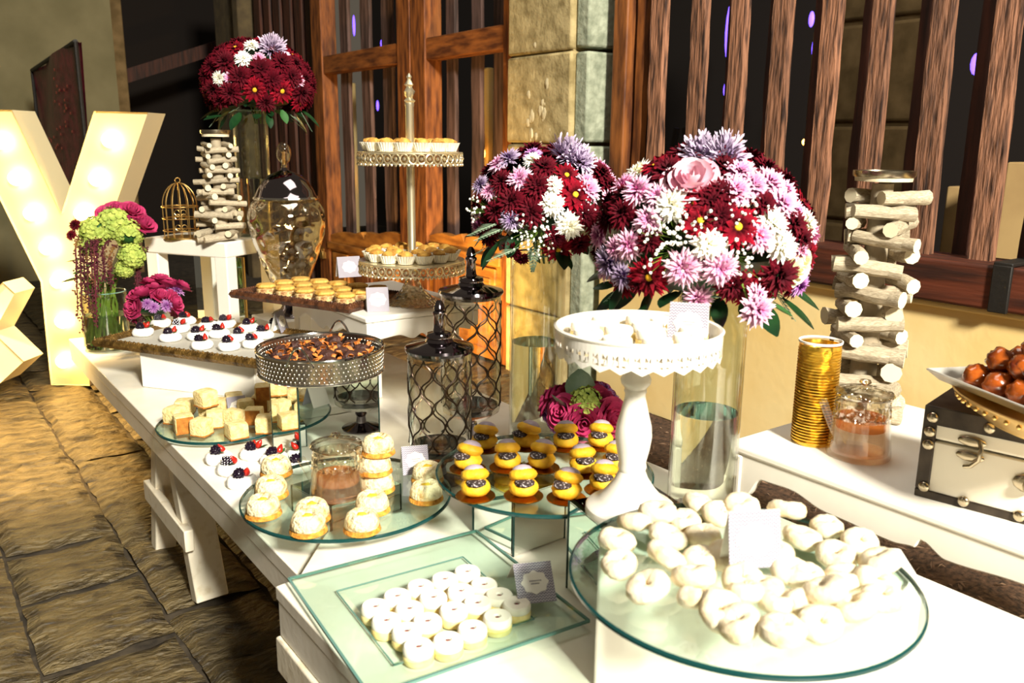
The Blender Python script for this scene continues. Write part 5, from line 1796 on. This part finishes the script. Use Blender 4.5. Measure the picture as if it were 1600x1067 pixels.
# glass vase of hydrangea, roses and hanging amaranth near the letter Y
AV = Vector((0.600, 3.30, T))
av = vase('wide glass vase of green stems beside the letter Y', AV, .215, .078, .13, 'flower_vase')
cA = AV + Vector((0.0, 0.0, .30))
ar = thing('bouquet', 'loose bouquet of green hydrangea and pink roses with trailing burgundy amaranth', 'bouquet', cA)
dA = depth(cA)
for px, py, s_, dd in ((150, 362, 1.3, -.06), (178, 350, 1.4, -.04), (200, 365, 1.2, -.03), (207, 400, 1.1, -.07), (140, 385, .9, -.05), (165, 345, 1.0, .02), (195, 420, .8, -.06)):
    link('hydrangea', hy, ar, atd(px, py, dA + dd) - cA, (px, py, 0), s_)
for px, py, s_ in ((170, 335, 1.0), (190, 332, 1.05), (207, 330, 1.0), (222, 350, 1.15), (182, 328, .9), (213, 345, .9)):
    p = atd(px, py, dA) - cA
    link('rose', RO_PK[px % 2], ar, p, orient((.3 * (px - 180) / 40, -.6, .8), px), s_)
for px, py, s_ in ((118, 352, .7), (112, 368, .6)):
    link('artichoke_bud', H_DRED[0], ar, atd(px, py, dA - .02) - cA, orient((-.8, -.4, .4), px), s_)
rnd = random.Random(4)
for k, (px, y0, y1, dd) in enumerate(((118, 375, 500, -.08), (125, 380, 520, -.09), (135, 372, 490, -.10), (142, 368, 500, -.10), (150, 375, 460, -.09), (160, 385, 440, -.08), (147, 380, 510, -.11), (217, 400, 520, -.02), (213, 400, 480, -.03), (130, 385, 470, -.07), (170, 395, 450, -.08))):
    a = atd(px + 12, y0 - 12, dA + dd + .04) - cA
    b = atd(px, y0 + 10, dA + dd) - cA
    c_ = atd(px + 2, (y0 + y1) / 2, dA + dd) - cA
    d_ = atd(px + 4, y1, dA + dd) - cA
    mb = MB()
    pts = [a, a.lerp(b, .5) + Vector((0, 0, .01)), b, b.lerp(c_, .5), c_, c_.lerp(d_, .5), d_]
    mb.tube(pts, [.002, .002, .003, .003, .003, .002, .001], 6)
    for q in range(130):
        f = (q / 130) * (len(pts) - 1)
        i = int(f)
        p = pts[i].lerp(pts[min(i + 1, len(pts) - 1)], f - i)
        mb.ball(p + Vector((rnd.gauss(0, .0052), rnd.gauss(0, .0052), rnd.gauss(0, .004))), .0034, 5, 3)
    obj('amaranth_strand', mb, amar_m, ar)
mb = MB()
for k in range(22):
    a = 2 * PI * k / 22
    r0, r1 = rnd.uniform(.01, .05), rnd.uniform(.03, .066)
    mb.tube([(r1 * math.cos(a), r1 * math.sin(a), -.28), (r0 * math.cos(a + .5), r0 * math.sin(a + .5), -.14), (r1 * 1.1 * math.cos(a + 1), r1 * 1.1 * math.sin(a + 1), -.02)], .0042, 6)
stuff(obj('stems', mb, stem_m, ar))
for k in range(12):
    a = 2 * PI * k / 12
    link('leaf', LF_M if k % 3 else LF_D, ar, (.06 * math.cos(a), .06 * math.sin(a), -.03 + .03 * (k % 3)), Vector((math.cos(a), math.sin(a), -.3)).to_track_quat('X', 'Z'), .9)

# little roses in a low glass behind the pavlovas
GR = Vector((0.735, 3.16, T))
vase('low glass holding magenta roses behind the gilt tray', GR, .11, .046, .06, 'small_vase')
cG = Vector((GR.x, GR.y, T + .165))
LG = [('R', 222, 460, 1.15), ('R', 242, 452, 1.15), ('R', 262, 445, 1.15), ('R', 252, 438, 1.0), ('m', 265, 460, 1.35), ('m', 275, 455, 1.1), ('R', 284, 448, .9), ('m', 230, 475, .8), ('m', 240, 480, .8), ('R', 235, 442, .9)]
bouquet('small bunch of magenta roses and a violet bloom before the white side table', cG, (.085, .085, .055), LG, 'RmR', 18, 9, -.035, 1.0, .6)

# ================================================================== candle jars and bench goods
def candle_jar(label, base, r, H, liq):
    t = thing('candle_jar', label, 'jar', base)
    lathe_obj('glass', [(0, 0), (r, 0), (r * 1.03, .006), (r, .02), (r * .88, H * .55), (r * .84, H * .72), (r * .86, H * .8), (r * .83, H * .8), (r * .81, H * .7), (r * .84, H * .55), (r * .95, .02), (r * .93, .010), (0, .010)], clear_g, t, 48)
    lathe_obj('liquid', [(0, .011), (r * .925, .011), (r * .94, .02), (r * .83, liq), (0, liq)], pinkwater, t, 48)
    lathe_obj('amber_gel', [(0, liq * .72), (r * .78, liq * .72), (r * .76, liq * 1.02), (0, liq * 1.02)], amber_g, t, 24)
    obj('fluting', MB().lathe([(r * .90, H * .50), (r * .885, H * .56), (r * .865, H * .64), (r * .855, H * .71)], 60, 0, None, lambda a, z: 1 + .025 * math.cos(20 * a)), crystal, t)
    lathe_obj('lid', [(0, H * .78), (r * .9, H * .78), (r * .95, H * .81), (r * .9, H * .84), (r * .5, H * .885), (r * .15, H * .9), (r * .08, H * .91), (r * .1, H * .93), (r * .19, H * .955), (r * .15, H * .985), (0, H)], clear_g, t, 40)
    obj('knob', MB().lathe([(r * .06, H * .905), (r * .12, H * .93), (r * .20, H * .955), (r * .16, H * .985), (0, H)], 20), crystal, t)
    lathe_obj('rim', [(r * .83, H * .775), (r * .90, H * .78), (r * .96, H * .81), (r * .90, H * .835), (r * .80, H * .825)], crystal, t, 40)
    sp = Vector((-math.cos(1.2), -math.sin(1.2), 0))
    a = math.atan2(-base[1], -base[0]) - 1.15
    d = Vector((math.cos(a), math.sin(a), 0))
    obj('spigot_tube', MB().tube([d * r * .55 + Vector((0, 0, .02)), d * r * .95 + Vector((0, 0, H * .38)), d * r * 1.35 + Vector((0, 0, H * .72))], r * .14, 10), clear_g, t)
    return t
cjb = atz(529, 779, p2z)
cj2 = atz(1340, 710, RZ)
candle_jar('clear lidded glass jar of peach liquid among the coconut tarts', (cjb.x, cjb.y, p2z), .054, .138, .052)
candle_jar('clear lidded glass jar of peach liquid on the wide bench', (cj2.x, cj2.y, RZ), .064, .168, .085)
gp = Vector((1.598, 1.035, RZ))
gc = thing('gold_tumblers', 'tall stack of embossed gold paper cups on the wide bench', 'cups', gp)
lathe_obj('inner_cup', [(0, 0), (.0395, 0), (.044, .2245), (.043, .2245), (.038, .004), (0, .004)], gold, gc, 40)
for k in range(32):
    z = .0066 * k
    lathe_obj('cup_rim', [(.0415, z + .002), (.0438, z + .0065), (.0450, z + .0075), (.0452, z + .0095), (.0436, z + .0102)], gold, gc, 40)
lathe_obj('white_lip', [(.0440, .2275), (.0458, .2280), (.0462, .2325), (.0442, .233), (.0425, .229), (.0440, .2275)], lace, gc, 40)

# white and dark studded chest
e0, e1 = Vector((1.500, 0.745, RZ)), Vector((1.535, 0.563, RZ))
ed = (e1 - e0).normalized()
en = Vector((-ed.y, ed.x, 0))
en = en if en.x > 0 else -en
CL, CW, CH = .33, .20, .178
cx = thing('chest', 'small whitewashed wooden chest with dark corners, studs and hasp', 'chest', e0, math.atan2(ed.y, ed.x))
fl = -1 if (rz(math.atan2(ed.y, ed.x)) @ Vector((0, 1, 0))).dot(en) < 0 else 1
def cb(name, x0, x1, y0, y1, z0, z1, m, bv=.002):
    return obj(name, MB().box(((x0 + x1) / 2, fl * (y0 + y1) / 2, (z0 + z1) / 2), (x1 - x0, y1 - y0, z1 - z0)), m, cx, bevel=bv)
cb('body', .004, CL - .004, .004, CW, .006, .112, chest_w)
cb('lid', .004, CL - .004, .004, CW, .116, CH, chest_w, .006)
cb('base_rail', 0, CL, 0, CW + .004, 0, .016, chest_d)
cb('lid_band', 0, CL, 0, CW + .004, CH - .034, CH + .001, chest_d)
for x in (0, CL - .024):
    cb('corner_strap', x, x + .024, 0, .02, .016, CH - .03, chest_d)
cb('corner_strap', -.002, .004, .02, CW, .016, CH - .03, chest_d)
for x, z in ((.016, CH - .02), (.014, CH - .048), (.014, .105), (.016, .022), (.085, .014), (.175, .014), (.26, .014), (.11, CH - .018), (.20, CH - .018), (.30, .022)):
    obj('stud', MB().ball((x, fl * -.001, z), .0105, 12, 8, sc=(1, .6, 1)), pewter, cx)
hs = MB()
for z in (.128, .100):
    hs.ball((.085, fl * .001, z), .022, 14, 6, sc=(1.1, .2, .45))
hs.tube([(.098, fl * -.003, .132), (.104, fl * -.010, .12), (.102, fl * -.011, .10), (.090, fl * -.006, .085), (.078, fl * -.002, .080)], .004, 8)
obj('hasp', hs, pewter, cx)
hp = MB()
hp.ball((.185, fl * .001, .075), .030, 14, 6, sc=(1.0, .2, .6)).ball((.185, fl * -.006, .072), .012, 10, 6)
obj('lock_plate', hp, pewter, cx)

# oval gilt dish, silver tray and caramel puffs on the chest
tr0, tr1 = atz(1442, 577, .80), atz(1600, 640, .80)
td = (tr1 - tr0).normalized()
tn = Vector((-td.y, td.x, 0))
tn = tn if tn.x > 0 else -tn
dc = tr0 + td * .19 + tn * .09
dc.z = RZ + CH + .0015
gd = thing('gilt_dish', 'oval gilt dish on top of the chest', 'dish', dc, math.atan2(td.y, td.x))
obj('bowl', MB().lathe([(0, 0), (.6, 0), (.62, .004), (.80, .016), (.98, .036), (1.0, .040), (.97, .041), (.78, .021), (.6, .008), (0, .007)], 64, 0, Matrix.Diagonal((.185, .098, 1, 1))), gold_s, gd)
for k in range(40):
    pass
bd_ = MB()
for k in range(44):
    a = 2 * PI * k / 44
    bd_.ball((.172 * math.cos(a), .091 * math.sin(a), .028), .0042, 6, 4)
stuff(obj('beading', bd_, gold_s, gd))
str_ = thing('silver_tray', 'rectangular silver tray on the oval gilt dish holding caramel puffs', 'tray', dc + Vector((0, 0, .0425)), math.atan2(td.y, td.x))
mb = MB()
A_, B_ = .20, .078
vs = [(-A_ * .9, -B_ * .8, 0), (A_ * .9, -B_ * .8, 0), (A_ * .9, B_ * .8, 0), (-A_ * .9, B_ * .8, 0), (-A_, -B_, .016), (A_, -B_, .016), (A_, B_, .016), (-A_, B_, .016)]
vs += [(x * .98, y * .96, z + .003) for x, y, z in vs]
mb.add(vs, [(3, 2, 1, 0), (0, 1, 5, 4), (1, 2, 6, 5), (2, 3, 7, 6), (3, 0, 4, 7), (8, 9, 10, 11), (12, 13, 9, 8), (13, 14, 10, 9), (14, 15, 11, 10), (15, 12, 8, 11), (4, 5, 13, 12), (5, 6, 14, 13), (6, 7, 15, 14), (7, 4, 12, 15)])
obj('pan', mb, mat('tray_silver', '#e6e2d8', 0.35, 0.6), str_, smooth=False, bevel=.0015)
PFM = [MB().ball((0, 0, 0), .0235, 16, 10, jit=.22, jf=2.2 + k * .3).mesh('puff', caramel) for k in range(3)]
k = 0
tz = dc.z + .0425 + .003
for lay, (na, nb, zz) in enumerate(((6, 3, .021), (5, 2, .056), (3, 1, .088))):
    for i in range(na):
        for j in range(nb):
            p = dc + td * ((i - (na - 1) / 2) * .052 + .02) + tn * ((j - (nb - 1) / 2) * .042)
            p.z = tz + zz
            o = link('caramel_puff', PFM[k % 3], None, p, (k, k * 2, k))
            tag(o, 'glossy caramel puff, %s of the %s of the pile on the silver tray' % (ORD[i * nb + j], ['bottom layer', 'second layer', 'top'][lay]), 'pastry', 'caramel puffs on the silver tray')
            k += 1

# ================================================================== tent cards
def card(label, p, face, wd, ht, lean=0.32):
    """folded card: local x across, front leaning back"""
    f = Vector(face)
    a = math.atan2(f.y, f.x) + PI / 2
    t = thing('tent_card', label, 'card', p, a)
    dy = ht * math.sin(lean)
    hz = ht * math.cos(lean)
    fr = obj('front_panel', MB().box((0, 0, ht / 2), (wd, .0012, ht)), chevron, t, (0, -dy, 0), (-lean, 0, 0), smooth=False)
    bk = obj('back_panel', MB().box((0, 0, ht / 2), (wd, .0012, ht)), card_m, t, (0, dy, 0), (lean, 0, 0), smooth=False)
    n = 60
    poly = []
    for i in range(n):
        b = 2 * PI * i / n
        rr = ht * .29 * (1 + .07 * math.cos(8 * b))
        poly.append((rr * 1.15 * math.cos(b), ht * .5 + rr * .95 * math.sin(b)))
    Tm = Matrix(((1, 0, 0, 0), (0, 0, -1, 0), (0, 1, 0, 0), (0, 0, 0, 1)))
    md = obj('medallion', MB().prism(poly, .0008, .0016, 0, Tm), card_m, fr, smooth=False)
    for q, (ww, zz) in enumerate(((.30, .535), (.22, .465))):
        wsum = -ww / 2 * wd
        lt_ = MB()
        rn = random.Random(q)
        while wsum < ww / 2 * wd:
            l_ = rn.uniform(.03, .06) * wd
            lt_.box((wsum + l_ / 2, -.0019, ht * zz), (l_ * .8, .0004, ht * .028))
            wsum += l_
        stuff(obj('lettering', lt_, ink, fr, smooth=False))
    return t
def tocam(p, off=0.0):
    v = Vector((-p[0], -p[1], 0)).normalized()
    return rz(off).to_3x3() @ v
p = atz(830, 920, N + .021)
card('tent card on the corner of the square glass tray', p, tocam(p, .25), .062, .064, .75)
p = Vector((SP[0] + .068, SP[1] - .038, SZ0 + .277))
card('tent card on the white cake stand against the bouquet', p, tocam(p, -.1), .058, .062, .30)
p = atz(1172, 878, PZ4 + .022)
card('tent card among the sugared dough rings', p, tocam(p, .45), .066, .070, .22)
p = atz(648, 735, p2z)
card('tent card between the coconut tarts and the mesh jar', p, tocam(p, .15), .056, .060, .38)
p = atz(370, 647, p1z)
card('tent card among the pale cake cubes', p, tocam(p, .2), .050, .054, .35)
p = atz(590, 485, B2z)
card('tent card on the scalloped bench before the tiered stand', p, tocam(p, .1), .066, .074, .30)
p = atz(545, 432, B2z + .02)
card('plain white card standing at the back of the dark tray', p, tocam(p, .3), .085, .075, .25)
p = atz(437, 517, T + .135)
card('grey tent card turned sideways on the gilt tray', p, tocam(p, 1.15), .062, .070, .28)
